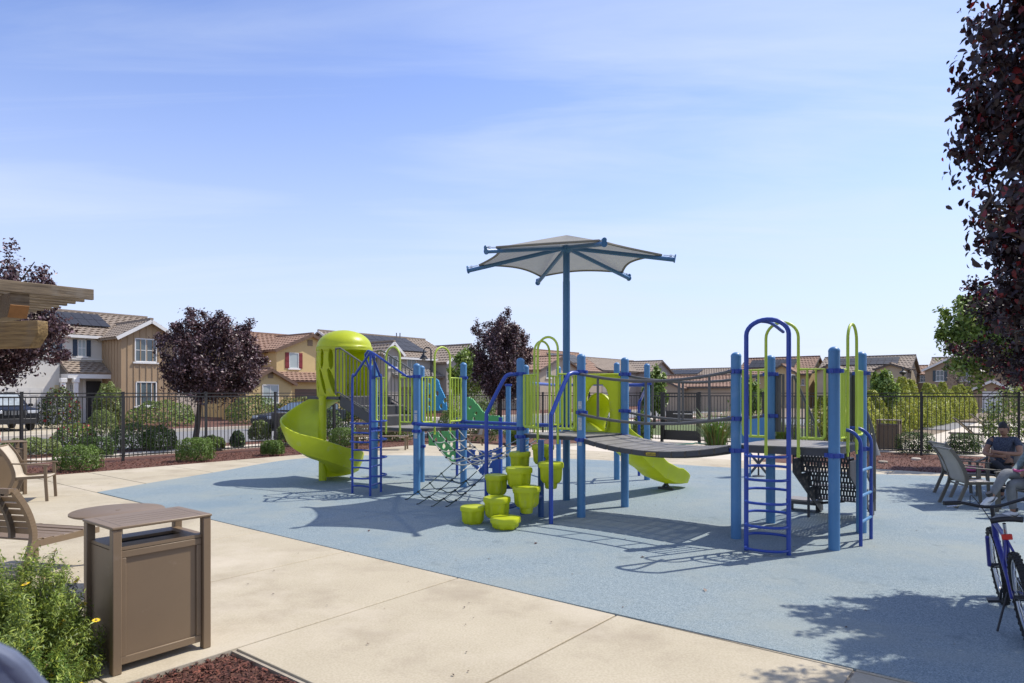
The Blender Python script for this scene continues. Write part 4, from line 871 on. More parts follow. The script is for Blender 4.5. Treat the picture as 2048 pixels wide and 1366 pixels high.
# ---- house 4 and the far row
def simple(label, facing, plane, px0, px1, py_eave, py_ridge, wallc, roofm, wins, gables=(), solar=None, depth=7.5, trim=WHITE, shut=None, courses=9):
    h = House(label, facing, plane, (px0+px1)/2); h.wm = stucco(label[:18], wallc)
    x0, _ = h.fac(px0, py_eave); x1, _ = h.fac(px1, py_eave); pm_ = (px0+px1)/2; ze = h.fac(pm_, py_eave)[1]; zr = h.fac(pm_, py_ridge, -depth/2)[1]
    h.wall(x0, x1, -depth, 0, ze, h.wm); h.gable_x(x0, x1, -depth, 0, ze, zr, roofm, courses=courses, fas=trim)
    for (ga, gb, ge, gp_, go) in gables:
        xa, zea = h.fac(ga, ge, go); xb, _ = h.fac(gb, ge, go); xp, zpp = h.fac((ga+gb)/2, gp_, go)
        h.wall(xa, xb, -1, go, zea, h.wm, ((xa+xb)/2, zpp)); h.gable_o(xa, xb, (xa+xb)/2, -3, go, zea, zpp, roofm, courses=5, fas=trim)
    for w_ in wins:
        (a, b, c, d) = w_[:4]; o = w_[4] if len(w_) > 4 else 0.0; h.window(a, b, c, d, o, shut=shut if len(w_) > 5 else None)
    if solar:
        sl_r = (zr-ze)/(depth/2); (a, b, f0, f1, nx) = solar; h.solar(2, h.fac(a, py_ridge, -1.5)[0], h.fac(b, py_ridge, -1.5)[0], -depth/2*f0, ze+sl_r*depth/2*f0, -depth/2*f1, ze+sl_r*depth/2*f1, nx)
    return h
DT = mat('dark trim', (.10, .08, .065), .7)
simple('beige house with brown tile roof, right of the umbrella pole', 'u', -23.0, 1078, 1205, 738, 706, (.46, .38, .28), ROOFR, [(1092, 730, 1102, 756, 1.5), (1142, 738, 1150, 752), (1168, 742, 1176, 756), (1190, 742, 1198, 756)], gables=[(1080, 1162, 738, 712, 1.5)], solar=(1112, 1168, .3, .8, 5), trim=DT)
simple('tan house with plain brown roof and grey gable behind the far slide post', 'u', -23.0, 1203, 1312, 741, 722, (.36, .33, .29), ROOFB, [(1222, 748, 1231, 757), (1246, 748, 1255, 757), (1310, 750, 1319, 764, 2), (1328, 746, 1333, 760, 2)], gables=[(1300, 1342, 742, 722, 2.0)], trim=DT)
simple('low beige house with terracotta roof seen above the gate', 'v', 36.0, 1310, 1462, 772, 752, (.44, .34, .24), ROOFR, [(1330, 782, 1345, 812), (1352, 782, 1362, 812)], gables=[(1312, 1362, 775, 762, 1.2)], trim=DT)
hh = simple('brown roofed house with solar panels, second row above the gate', 'v', 50.0, 1325, 1485, 752, 738, (.42, .34, .25), ROOFB, [(1420, 765, 1432, 778)], solar=(1338, 1400, .2, .8, 6), trim=DT)
simple('yellow gabled house with terracotta roof and solar panels behind right tower', 'v', 46.0, 1478, 1618, 746, 716, (.52, .39, .20), ROOFR, [(1511, 752, 1520, 766), (1534, 752, 1544, 766), (1548, 752, 1556, 772, 1.0), (1603, 758, 1609, 770)], gables=[(1538, 1592, 745, 729, 1.0)], solar=(1497, 1590, .3, .8, 8), trim=DT)
simple('beige house with long solar row, between right tower and lamp', 'v', 46.0, 1640, 1815, 742, 714, (.44, .36, .25), ROOFB, [(1662, 752, 1672, 766, 1.5), (1774, 742, 1782, 754, 1.5), (1815-3, 745, 1812, 747)], gables=[(1752, 1812, 737, 727, 1.5), (1632, 1690, 742, 727, 1.5)], solar=(1672, 1796, .35, .85, 9), trim=DT)
simple('tan house with white trimmed gable and navy shutters, far right', 'v', 46.0, 1862, 2060, 738, 714, (.33, .245, .165), ROOFB, [(1872, 741, 1888, 762, 1.5, 1), (1922, 741, 1938, 762, 1.5, 1), (1840, 751, 1853, 764)], gables=[(1850, 1960, 738, 713, 1.5)], solar=(1946, 1970, .5, .85, 2), shut=mat('slate shutter', (.05, .075, .09), .6))
simple('small far house with terracotta roof between beige and tan houses', 'v', 50.0, 1828, 1858, 748, 732, (.46, .38, .26), ROOFR, [(1841, 752, 1852, 764)], trim=DT, courses=6)
h = House('low garage block with tan front at far right', 'v', 41.0, 1980); h.wm = stucco('tan garage', (.36, .26, .17)); a, ze = h.fac(1948, 776); b, _ = h.fac(2020, 776); h.wall(a, b, -3, 0, ze, h.wm, ((a+b)/2, h.fac(1984, 761)[1])); h.gable_o(a, b, (a+b)/2, -3, 0, ze, h.fac(1984, 761)[1], ROOFG, courses=5); a, z = h.fac(1965, 783); b, _ = h.fac(2004, 783); h.box(a, b, 0, .06, 0, z, WHITE, 'garage_door')
# ================================================================ vegetation
PLUM = mat('plum leaf', (1, 1, 1), 0.45, 0.25, 1.0, vcol=True, trans=0.22, spec=0.6)
GLEAF = mat('green leaf', (1, 1, 1), 0.5, 0.25, 1.0, vcol=True, trans=0.3)
def pal(n, base, spread=.35, alt=None, pa=.1):
    c = np.array(base)[None, :]*(1-spread+2*spread*rng.random(n))[:, None]
    if alt is not None:
        k = rng.random(n) < pa; c[k] = np.array(alt)[None, :]*(.7+.6*rng.random(k.sum()))[:, None]
    return c
def crown_pts(n, c, r, clumps=90, clump_r=.2, shell=.55, bottom=-.8, L_=.5, want_twigs=False, jit=(.82, .28)):
    c = np.array(c); r = np.array(r); cs = []
    while len(cs) < clumps:
        d = rng.normal(size=3); d /= np.linalg.norm(d); q = d*(shell+(1.0-shell)*rng.random()**.6)*(jit[0]+jit[1]*rng.random())
        if q[2] > bottom: cs.append(q)
    cs = np.array(cs); td = cs*.9+np.array([0, 0, .55])+rng.normal(size=cs.shape)*.4; td /= np.linalg.norm(td, axis=1)[:, None]
    wgt = .4+rng.random(clumps); k = rng.choice(clumps, n, p=wgt/wgt.sum()); s = rng.random(n)**.8; ll = L_*(.6+.7*rng.random(clumps))
    P = cs[k]+td[k]*((s-.72)*ll[k])[:, None]+rng.normal(size=(n, 3))*(clump_r*.62*(1.1-.75*s))[:, None]
    O = P/np.linalg.norm(P, axis=1)[:, None]
    if want_twigs: return c+P*r, O, [(Vector(c+(q-t*l*1.1)*r), Vector(c+(q+t*l*.22)*r)) for q, t, l in zip(cs, td, ll)]
    return c+P*r, O
def tree(name, base, c, r, n, size, label, cols, clumps=90, clump_r=.2, limbs=9, trunk_r=.09, group=None, m=None, shell=.5, bottom=-.85, droop=.3, extra=None, six=False, tight=False):
    root = thing(name, base, label, 'tree', group); base = Vector(base); c = Vector(c); mb = MB()
    fork = base+(Vector((c.x, c.y, base.z))-base)*.3+ZZ*max(.5, (c.z-r[2]*.75-base.z))
    mb.tube(smooth_path([base-ZZ*.1, base*.5+fork*.5+Vector((.03, .02, 0)), fork], 5), trunk_r, 10, rad=[trunk_r*(1.25-.5*i/10) for i in range(11)])
    for k in range(limbs):
        a = 2*math.pi*k/limbs+random.random(); e = c+Vector((math.cos(a)*r[0]*.75, math.sin(a)*r[1]*.75, r[2]*random.uniform(-.3, .8)))
        mid = fork*.5+e*.5+ZZ*.12*r[2]; pts = smooth_path([fork-ZZ*.05, mid, e], 5); mb.tube(pts, .02, 6, rad=[trunk_r*.55*(1-.85*i/(len(pts)-1))+.004 for i in range(len(pts))])
    P, O, tw_ = crown_pts(n, c, r, clumps, clump_r, shell, bottom, want_twigs=True, **({'L_': .32, 'jit': (.93, .12)} if tight else {}))
    for a_, b_ in tw_: mb.tube([fork*.25+a_*.75, a_, b_], .01, 4, rad=[trunk_r*.09+.004, trunk_r*.06+.003, .0015], caps=False)
    mb.build('trunk', BARK, root)
    if extra is not None: P = np.vstack([P, extra]); O = np.vstack([O, rng.normal(size=(len(extra), 3))*.3])
    leaf_object('crown', P, size, m or PLUM, root, cols(len(P)), aspect=.55, outward=O, droop=droop, six=six); return root
plum = lambda n: pal(n, (.070, .033, .036), .5, (.32, .21, .22), .17)  # the paler share of leaves puts grey-pink highlights into the leaf colour
tree('plum_tree', g(388, 893), at(428, 716, 12.4*H), (.93*H, .9*H, .86*H), 40000, .088, 'round purple leaved plum tree behind the left fence', plum, clumps=150, clump_r=.16)
tree('plum_tree', hx(-.35, 16.6), at(1003, 718, 16.6*H), (.80*H, .8*H, 1.10*H), 36000, .10, 'purple plum tree behind the umbrella tower', plum, clumps=130, clump_r=.16)
tw = np.array([[*at(40+95*t, 690-45*t+12*math.sin(t*9), 9.0*H)] for t in rng.random(900)])+rng.normal(size=(900, 3))*.12
tw2 = np.array([[*at(95+42*t, 722-10*t, 8.9*H)] for t in rng.random(160)])+rng.normal(size=(160, 3))*.05
tree('plum_tree', hx(-7.6, 9.2), at(-28, 640, 9.2*H), (.92*H, .88*H, 1.0*H), 30000, .095, 'purple plum tree behind the pergola at the left edge', plum, clumps=110, clump_r=.17, extra=np.vstack([tw, tw2]))
plr = lambda n: pal(n, (.042, .024, .027), .5, (.22, .022, .026), .11)
lobe, _ = crown_pts(26000, (3.05*H, 3.40*H, 1.85*H), (.66*H, .45*H, .58*H), 120, .13, .3, -.95)
big = tree('plum_tree', hx(3.3, 2.6), (2.71*H, 2.47*H, 2.15*H), (1.03*H, .56*H, 1.55*H), 130000, .062, 'large dark red plum tree overhanging the right edge in front', plr, clumps=720, clump_r=.10, trunk_r=.14, limbs=12, shell=.25, bottom=-.56, tight=True, droop=.5, six=True, extra=lobe)
tree('plum_tree', hx(6.1, 7.0), (5.66*H, 6.9*H, 1.72*H), (.90*H, .8*H, .80*H), 24000, .085, 'dark plum tree shading the seated people', plr, clumps=130, clump_r=.17, trunk_r=.055)
grn = lambda n: pal(n, (.17, .25, .05), .4, (.33, .42, .10), .25)
tree('green_tree', hx(7.7, 9.4), (6.50*H, 9.2*H, 1.80*H), (.56*H, .55*H, .62*H), 12000, .12, 'light green tree beside the dark plum at right', grn, clumps=70, clump_r=.2, m=GLEAF)
for (px, py, Y, rw, rh, lb) in ((1308, 783, 19, .36, .62, 'small green street tree behind the far blue post'), (1495, 800, 18, .4, .55, 'small green tree behind the loop ladder'), (935, 745, 19, .6, .7, 'green tree beside the grey house gable'), (1768, 782, 16, .36, .5, 'pale green tree before the lamp on the far street')):
    c = at(px, py, Y*H); tree('street_tree', Vector((c.x, c.y, 0)), c, (rw*H, rw*H, rh*H), 7000, .15, lb, grn, clumps=45, clump_r=.25, limbs=5, trunk_r=.06, m=GLEAF)
tree('bare_tree', Vector((at(1930, 800, 34*H).x, 34*H, 0)), at(1928, 762, 34*H), (.9*H, .8*H, .75*H), 900, .1, 'thin leafless street tree before the tan far house', lambda n: pal(n, (.17, .12, .09), .3), clumps=40, limbs=16, m=GLEAF)
def shrub(name, p, r, n, size, label, base, cat='shrub', alt=None, pa=.1, boxy=0, aspect=.5, up=.3, group=None, trunk=True, flower=None):
    root = thing(name, p, label, cat, group)
    d = rng.normal(size=(n, 3)); d[:, 2] = np.abs(d[:, 2])*1.2-.5; d /= np.linalg.norm(d, axis=1)[:, None]
    if boxy: d = d/(np.abs(d)**boxy).sum(1)[:, None]**(1/boxy)
    k = 1-.35*rng.random(n)**2.2; q = d*k[:, None]; q *= (1+.06*np.sin(q[:, :1]*9+q[:, 1:2]*7))
    P = np.array(p)+np.array([0, 0, r[2]*.35])+q*np.array([r[0], r[1], r[2]*.72]); P[:, 2] = np.maximum(P[:, 2], .02)
    leaf_object('foliage', P, size, GLEAF, root, pal(n, base, .4, alt, pa), aspect=aspect, up=up, outward=d)
    if trunk:
        mb = MB()
        for i in range(5): a = i*1.26; mb.tube([Vector(p)-ZZ*.03, Vector(p)+Vector((math.cos(a)*r[0]*.5, math.sin(a)*r[1]*.5, r[2]*.6))], .012, 5)
        mb.build('stems', BARK, root)['kind'] = 'stuff'
    if flower:
        (fc, fn, fs) = flower; i = rng.integers(0, n, fn); leaf_object('blossom', P[i]*1.0+d[i]*.02, fs, GLEAF, root, pal(fn, fc, .25), aspect=.8, up=.4)
    return root
box = (.105, .165, .026)
for px, py, w, hgt, lb in ((156, 938, 78, 44, 'clipped round box shrub at the left end of the mulch strip'), (391, 919, 66, 40, 'clipped square box shrub below the plum tree'), (545, 908, 42, 25, 'small round box shrub left of the spiral slide'), (688, 897, 55, 38, 'clipped box shrub behind the spiral slide')):
    p = g(px, py); s = p.y/F; shrub('box_shrub', p, (w*s/2, w*s/2*.85, hgt*s), 5200, .042, lb, box, alt=(.17, .27, .05), pa=.35, boxy=4)
for px, py, w, hgt, lb in ((1822, 909, 66, 35, 'clipped dark box hedge behind the right fence, nearer the bin'), (1922, 911, 54, 34, 'clipped dark box hedge behind the right fence, nearer the people'), (220, 914, 60, 32, 'clipped box shrub behind the left fence, beside the rose')):
    p = g(px, py)+(V*.9 if px > 1000 else -U*.9); s = p.y/F; shrub('box_shrub', p, (w*s/2, w*s/2*.7, hgt*s*1.05), 3600, .05, lb, (.06, .11, .022), alt=(.12, .2, .04), pa=.3, boxy=4)
# planting between fence and side street
GR = (.14, .21, .04); OL = (.19, .23, .07)
for px, py, w, hgt, base, fl, lb in (
    (150, 905, 84, 48, GR, ((.55, .05, .09), 60, .09), 'rose bush with red blooms before the white garage'),
    (265, 903, 90, 48, GR, None, 'broad green bush left of the fence post before the tan house'),
    (318, 905, 70, 44, (.11, .17, .035), None, 'dark green bush under the tan wing windows'),
    (205, 880, 60, 52, OL, None, 'tall pale shrub by the front door'),
    (60, 915, 120, 30, OL, None, 'low dry grass clump behind the far left bin'),
    (420, 905, 60, 25, GR, None, 'low green shrub right of the plum trunk'),
    (520, 885, 44, 36, OL, None, 'loose olive shrub before the parked grey car'),
    (475, 900, 28, 30, (.06, .10, .06), None, 'blue grey rush clump behind the fence'),
    (585, 895, 70, 45, GR, ((.5, .12, .14), 30, .08), 'green shrub with red flower spikes behind the slide'),
    (650, 890, 70, 70, (.07, .125, .03), None, 'dark shrub mass seen through the spiral slide'),
    (725, 886, 80, 82, (.075, .13, .03), None, 'dark shrub behind the corner climber'),
    (790, 880, 70, 50, GR, None, 'green shrub behind the long bench'),
    (905, 880, 60, 60, GR, None, 'green shrub behind the rope net'),
    (965, 882, 60, 75, (.07, .125, .03), None, 'dark shrub behind the green climbing panel'),
    (1195, 884, 60, 60, GR, None, 'grassy shrub seen through the slide entry'),
    (1285, 884, 40, 60, GR, ((.6, .5, .4), 40, .06), 'flecked shrub left of the gate')):
    p = g(px, py); p = p*1.06 if px < 700 else p; s = p.y/F; shrub('garden_shrub', p, (w*s/2, w*s/2*.8, hgt*s), 2600, .075, lb, base, alt=(.2, .28, .06), pa=.25, flower=fl)
for a, b, w, hh_, base, fl, lb in ((-19.4, 13.0, .9, .55, (.14, .15, .03), ((.62, .36, .04), 160, .16), 'yellow orange flowering shrub across the side street'), (-19.6, 14.4, .8, .6, (.10, .15, .03), ((.45, .05, .04), 120, .16), 'red flowering shrub across the side street'), (-19.8, 11.6, .8, .6, GR, None, 'green yard shrub left of the yellow flowers'), (-20.3, 9.0, .9, .5, GR, None, 'low yard hedge under the tan wing'), (-21.5, 8.0, .4, .85, OL, None, 'young pale shrub by the tan corner'), (-20.5, 16.3, .6, .4, GR, None, 'low yard shrub before the yellow house'), (-20.0, 22, 1.2, .7, GR, None, 'yard shrubs before the grey house'), (-21.0, 6.6, .5, .75, (.07, .09, .035), ((.4, .03, .06), 60, .15), 'dark bush with red blooms by the porch')):
    shrub('yard_shrub', ab(a, b, .02), (w*H, w*H, hh_*H*1.4), 2600, .13, lb, base, alt=(.2, .26, .06), pa=.25, flower=fl)
# column hedge beyond the right fence
hv = []
for k in range(3):
    n = 2400; z = rng.random(n); a = rng.random(n)*2*math.pi; rr = (1-.75*np.maximum(0, z-.55)/.45)*(.75+.35*rng.random(n))*(1+.15*np.sin(a*3+z*9))
    P = np.stack([np.cos(a)*rr*.28*H, np.sin(a)*rr*.28*H, z*1.0*H], 1); d = np.stack([np.cos(a), np.sin(a), .3+0*a], 1)
    o = leaf_object('foliage', P, .11, GLEAF, None, pal(n, (.32, .36, .05), .4, (.50, .50, .09), .35), outward=d, rel=Vector((0, 0, 0))); hv.append(o.data); bpy.data.objects.remove(o)
stem = MB().tube([(0, 0, -.05), (0, 0, .8*H)], .03, 6).mesh('stem', BARK)
for k in range(27):
    b = 13.6+k*.74; a = -3.25+.045*(b-13.6)+random.uniform(-.06, .06); s = random.uniform(.78, 1.3)*(1.0 if b < 19 else 1.08)
    r = thing('column_shrub', ab(a, b), 'yellow green column shrub in the hedge row behind the right fence', 'shrub', 'hedge row of column shrubs'); r.rotation_euler.z = random.random()*6
    inst('foliage', hv[k % 3], r, (0, 0, 0), (0, 0, 0), (1, 1, s)); inst('stem', stem, r, (0, 0, 0))
shrub('garden_shrub', g(2035, 893)+V*.6, (.62*H, .5*H, 1.05*H), 4200, .09, 'tall green shrub behind the seated man', (.10, .16, .03), alt=(.26, .32, .05), pa=.35)
# ornamental grasses / agapanthus by the gate
def grass(p, r, hgt, n, label, base=(.16, .22, .05), flower=True):
    root = thing('grass_clump', p, label, 'plant'); V_ = []; Fc = []; cs = []
    for i in range(n):
        a = random.random()*6.283; l = hgt*random.uniform(.55, 1.2); ln = random.uniform(.25, 1.25)*r; b = Vector(p)+Vector((math.cos(a), math.sin(a), 0))*r*.55*random.random(); w = .015; bend = random.uniform(.25, .95); sd = Vector((-math.sin(a), math.cos(a), 0))*w
        for j in range(4):
            t = j/3; q = b+Vector((math.cos(a), math.sin(a), 0))*ln*t**1.4+ZZ*l*(t-bend*.62*t**2.6); V_ += [q-sd*(1-t*.9), q+sd*(1-t*.9)]
        o = i*8; Fc += [(o, o+1, o+3, o+2), (o+2, o+3, o+5, o+4), (o+4, o+5, o+7, o+6)]; c = [x*random.uniform(.6, 1.5) for x in base]; cs += [c]*8
    me = bpy.data.meshes.new('blades'); me.from_pydata([v-Vector(p) for v in V_], [], Fc); me.materials.append(GLEAF); ca = me.color_attributes.new('Col', 'FLOAT_COLOR', 'POINT'); ca.data.foreach_set('color', np.array([[*c, 1] for c in cs], dtype=np.float32).reshape(-1))
    o = bpy.data.objects.new('blades', me); COL.objects.link(o); o.parent = root
    if flower:
        mb = MB()
        for i in range(8):
            a = random.random()*6.28; t = Vector(p)+Vector((math.cos(a)*r*.7, math.sin(a)*r*.7, hgt*random.uniform(.35, .8))); mb.lathe([(.001, -.04), (.04, -.02), (.045, .01), (.001, .045)], t, 7, cap=False)
        mb.build('flower_head', mat('pale flower', (.55, .55, .45), .8), root)['kind'] = 'stuff'
for px, py, w, hgt, lb in ((1432, 893, 78, 85, 'large strappy grass clump right of the gate'), (1480, 892, 50, 70, 'strappy grass clump behind the front left bridge post'), (1570, 895, 60, 70, 'strappy grass clump behind the right tower stairs'), (1205, 882, 45, 45, 'grass clump seen through the slide entry'), (1030, 885, 60, 50, 'grass clump behind the tall hand rail')):
    p = g(px, py); s = p.y/F; grass(p, w*s/2, hgt*s, 620, lb, (.13, .19, .04))
# feathery yellow daisy bush, bottom left
def daisy(p, r, n, label, base, nf):
    root = thing('daisy_bush', p, label, 'plant'); d = rng.normal(size=(n, 3)); d[:, 2] = np.abs(d[:, 2]); d /= np.linalg.norm(d, axis=1)[:, None]; k = rng.random(n)**.45; tips_ = 120
    tp = rng.normal(size=(tips_, 3)); tp[:, 2] = np.abs(tp[:, 2])*.9; tp /= np.linalg.norm(tp, axis=1)[:, None]; i = rng.integers(0, tips_, n)
    q = tp[i]*(.55+.5*rng.random((n, 1)))*(.85+.3*((i*37 % 11)/11.0))[:, None]+rng.normal(size=(n, 3))*.05
    P = np.array(p)+q*np.array(r); P[:, 2] = np.maximum(P[:, 2], .0); leaf_object('foliage', P, .033, GLEAF, root, pal(n, base, .5, (.34, .40, .06), .3), aspect=.2, up=.2, outward=q)
    mb = MB(); fl = MB(); hd_ = MB()
    for j in range(nf):
        e = Vector(P[rng.integers(0, n)]); e = Vector(p)+(e-Vector(p))*1.12+ZZ*.05
        mb.tube([Vector(p)+(e-Vector(p))*.6, e], .0025, 4)
        if j % 2 == 0:
            nn = Vector((random.uniform(-.5, .5), random.uniform(-1, .2), 1)).normalized(); x_ = nn.orthogonal().normalized(); y_ = nn.cross(x_)
            for w in range(11):
                a = w*2*math.pi/11; dd = x_*math.cos(a)+y_*math.sin(a); ss = nn.cross(dd)*.006; fl.add([e, e+dd*.015+ss, e+dd*.026+nn*.002, e+dd*.015-ss], [(0, 1, 2, 3)])
            hd_.lathe([(.001, -.003), (.009, 0), (.006, .006), (.001, .008)], e, 8, cap=False)
        else: hd_.lathe([(.001, -.006), (.007, 0), (.001, .007)], e, 6, cap=False)
    mb.build('stems', BARK, root)['kind'] = 'stuff'; fl.build('petals', mat('yellow petal', (.80, .55, .02), .6), root, fix=False)['kind'] = 'stuff'; hd_.build('seed_heads', mat('seed head', (.30, .20, .08), .8), root)['kind'] = 'stuff'
daisy(g(28, 1400), (.215*H, .27*H, .42*H), 52000, 'feathery green bush with yellow daisies, bottom left corner', (.17, .235, .04), 54)
daisy(g(122, 1345), (.07*H, .10*H, .33*H), 9000, 'darker feathery sprigs between daisy bush and trash bin', (.055, .08, .04), 22)
daisy(g(70, 1455), (.125*H, .12*H, .24*H), 22000, 'low bright feathery bush in front of the daisies', (.15, .24, .04), 16)
# ================================================================ furniture
RV = math.atan2(V.y, V.x); RU = math.atan2(U.y, U.x)
O0 = Vector((0, 0, 0))
def bin_(label, loc, rz, src=None):
    if src is not None:
        c = copy_tree(src); c.location = loc; c.rotation_euler.z = rz; return tag(c, label, 'trash bin')
    r = thing('trash_bin', loc, label, 'trash bin', 'bronze trash receptacles', rz); W_, D_, Hh = .60, .44, .97
    for x in (-1, 1):
        for y in (-1, 1): MB().box(x*W_/2-.028, x*W_/2+.028, y*D_/2-.028, y*D_/2+.028, 0, Hh-.02).build('leg', BRONZE, r, bevel=.005, rel=O0)
    MB().box(-W_/2-.034, W_/2+.034, -D_/2-.034, D_/2+.034, Hh-.02, Hh).build('lid', BRONZE, r, bevel=.006, rel=O0)
    for y in (-.13, -.05, .03, .11): MB().box(-W_/2+.06, W_/2-.06, y, y+.003, Hh-.001, Hh+.0008).build('groove', BRONZD, r, rel=O0)
    for x in (-W_/2+.03, W_/2-.033): MB().box(x, x+.003, -D_/2, D_/2, Hh-.001, Hh+.0008).build('groove', BRONZD, r, rel=O0)
    bd = MB().box(-W_/2+.0, W_/2, -D_/2+.012, D_/2-.012, .05, .80).build('body', BRONZE, r, rel=O0)
    # fronts: raised frame round a sunk panel
    for y in (-1, 1):
        yy = y*(D_/2-.012)
        for (x0, x1, z0, z1) in ((-W_/2+.03, W_/2-.03, .05, .10), (-W_/2+.03, W_/2-.03, .755, .80), (-W_/2+.03, -W_/2+.065, .101, .754), (W_/2-.065, W_/2-.03, .101, .754)):
            MB().box(x0, x1, min(yy, yy+y*.014), max(yy, yy+y*.014), z0, z1).build('panel_frame', BRONZE, bd, bevel=.003, rel=O0)
    t = .805
    for (x0, x1, y0, y1) in ((-W_/2-.0, W_/2, -D_/2+.0, -.075), (-W_/2, W_/2, .075, D_/2), (-W_/2, -.2, -.0749, .0749), (.2, W_/2, -.0749, .0749)): MB().box(x0, x1, y0, y1, t, t+.022).build('tray', BRONZE, r, rel=O0)
    MB().box(-.2, .2, -.075, .075, t-.004, t+.002).build('opening_shade', HOLE_SHADE, r, rel=O0)  # near-black plate across the slot, painted in for the shade inside the bin
    return r
b1 = bin_('large bronze trash bin in the left foreground', Vector((-1.398*H, 2.572*H, 0)), RV)
bin_('bronze trash bin at the left edge with a red bottle on top', g(2, 990), RV, b1)
bin_('bronze trash bin standing behind the right fence', g(1778, 899), RU, b1)
p = g(2, 990)+ZZ*.97+Vector((-.02, -.05, 0)); bt = thing('bottle', p, 'red and white bottle standing on the left edge bin', 'bottle')
MB().lathe([(.036, 0), (.038, .03), (.038, .06)], p, 14).build('lower_body', REDP, bt); MB().lathe([(.0385, .06), (.0385, .12)], p, 14).build('label_band', WHITE, bt); MB().lathe([(.038, .12), (.036, .16), (.025, .18), (.025, .20)], p, 14).build('cap', REDP, bt)
# round table behind the bin
p = Vector((-2.01*H, 3.41*H, 0)); tb = thing('round_table', p, 'round bronze cafe table behind the foreground bin', 'table')
MB().lathe([(.001, .715), (.38, .715), (.395, .722), (.395, .735), (.385, .742), (.02, .742), (.02, .745), (.001, .745)], p, 48, cap=False).build('table_top', BRONZE, tb)
MB().tube([p+ZZ*.02, p+ZZ*.715], .04, 12).build('pedestal', BRONZE, tb)
for k in range(4): a = k*math.pi/2+.4; MB().tube(smooth_path([p+ZZ*.06, p+Vector((math.cos(a)*.15, math.sin(a)*.15, .06)), p+Vector((math.cos(a)*.28, math.sin(a)*.28, .012))], 4), .016, 6).build('foot', BRONZE, tb)
def chair(label, loc, rz, frame, sling, src=None, name='patio_chair', group='sling patio chairs'):
    if src is not None:
        c = copy_tree(src); c.location = loc; c.rotation_euler.z = rz
        return tag(c, label, 'chair')
    r = thing(name, loc, label, 'chair', group, rz); w = .29
    for s in (-1, 1):
        y = s*w
        pth = smooth_path([(-.36, y, 0), (-.27, y, .22), (-.20, y, .42), (-.24, y, .62), (-.33, y, .80), (-.44, y, .95)], 5)
        m = MB()
        for a, b in zip(pth, pth[1:]): m.beam(a, b+(b-a)*.12, .03, .05, up=(1, 0, 0))
        m.build('back_leg', frame, r, rel=O0)
        m = MB(); q = [(.27, y, 0), (.25, y, .35), (.245, y, .60)]
        for a, b in zip(q, q[1:]): m.beam(a, b, .03, .045, up=(1, 0, 0))
        m.build('front_leg', frame, r, rel=O0)
        MB().beam((-.25, y, .655), (.30, y, .615), .05, .022).build('armrest', frame, r, bevel=.006, rel=O0)
        MB().beam((-.2, y*.94, .40), (.26, y*.94, .41), .022, .045).build('side_rail', frame, r, rel=O0)
    for x, z in ((-.2, .36), (.25, .39)): MB().tube([(x, -w, z), (x, w, z)], .014, 8).build('cross_bar', frame, r, rel=O0)
    MB().tube([(-.435, -w, .94), (-.435, w, .94)], .016, 8).build('top_bar', frame, r, rel=O0)
    pr = smooth_path([(.27, 0, .415), (.05, 0, .40), (-.17, 0, .40), (-.235, 0, .55), (-.315, 0, .76), (-.43, 0, .94)], 5)
    MB().sheet([[Vector((q.x, y*(w-.03), q.z-.012*(1-y*y))) for y in (-1, -.5, 0, .5, 1)] for q in pr]).build('sling', sling, r, fix=False, thick=.006, rel=O0)
    return r
c1 = chair('beige sling chair facing right, left of the plaza', g(66, 999), math.radians(22), BRONZE, SLING)
c2 = chair('empty grey sling chair nearest the camera at right', g(1943, 1012), math.radians(-10), FRAMEG, SLINGG)
chair('empty grey sling chair behind the nearest one at right', g(1927, 991), math.radians(-8), FRAMEG, SLINGG, c2)
MAN = Vector((4.70*H, 6.42*H, 0)); MR = math.radians(218)
chair('grey sling chair the man in navy sits on', MAN, MR, FRAMEG, SLINGG, c2)
GIRL = Vector((4.19*H, 5.42*H, 0)); GRZ = math.radians(184)
chair('grey sling chair under the person in grey trousers', GIRL+Vector((.02, .02, 0)), GRZ, FRAMEG, SLINGG, c2)
chair('pale sling chair in the distance below the green panel', g(950, 893), math.radians(200), BRONZE, SLINGG, c1)
# slatted love seat, back to the camera
LS = Vector((-2.70*H, 3.74*H, 0)); ls = thing('slat_love_seat', LS, 'bronze slatted patio seat with its back to the camera, left foreground', 'chair', None, math.radians(76))
w = .40
def ribs(y, m=MB):
    pth = smooth_path([(-.47, y, 0), (-.36, y, .24), (-.30, y, .42), (-.32, y, .58), (-.39, y, .75), (-.50, y, .92)], 5); mb = MB()
    for a, b in zip(pth, pth[1:]): mb.beam(a, b+(b-a)*.1, .045, .055, up=(1, 0, 0))
    return mb, pth
for y in (-w, w):
    mb, pth = ribs(y); mb.build('back_leg', BRONZE, ls, rel=O0)
    MB().beam((.40, y*.95, 0), (.37, y*.95, .39), .04, .045, up=(1, 0, 0)).build('front_leg', BRONZE, ls, rel=O0)
    MB().beam((-.3, y*.97, .36), (.47, y*.97, .36), .03, .06).build('seat_rail', BRONZE, ls, rel=O0)
for y in (-.135, .135):
    mb = MB(); q = pth[10:]
    for a, b in zip(q, q[1:]): mb.beam((a.x, y, a.z), (b.x+(b.x-a.x)*.1, y, b.z+(b.z-a.z)*.1), .035, .05, up=(1, 0, 0))
    mb.build('back_rib', BRONZD, ls, rel=O0)
for k in range(6):
    t = (k+.5)/6; i = 11+t*13.0; i0 = int(i); q = pth[min(i0, len(pth)-1)]; q2 = pth[min(i0+1, len(pth)-1)]; d_ = (q2-q).normalized() if q2 != q else Vector((-.6, 0, .8)); n_ = Vector((d_.z, 0, -d_.x))
    MB().obox((q.x+.03, 0, q.z), d_*.029, (0, w-.03, 0), n_*.008).build('back_slat', BRONZE, ls, bevel=.003, rel=O0)
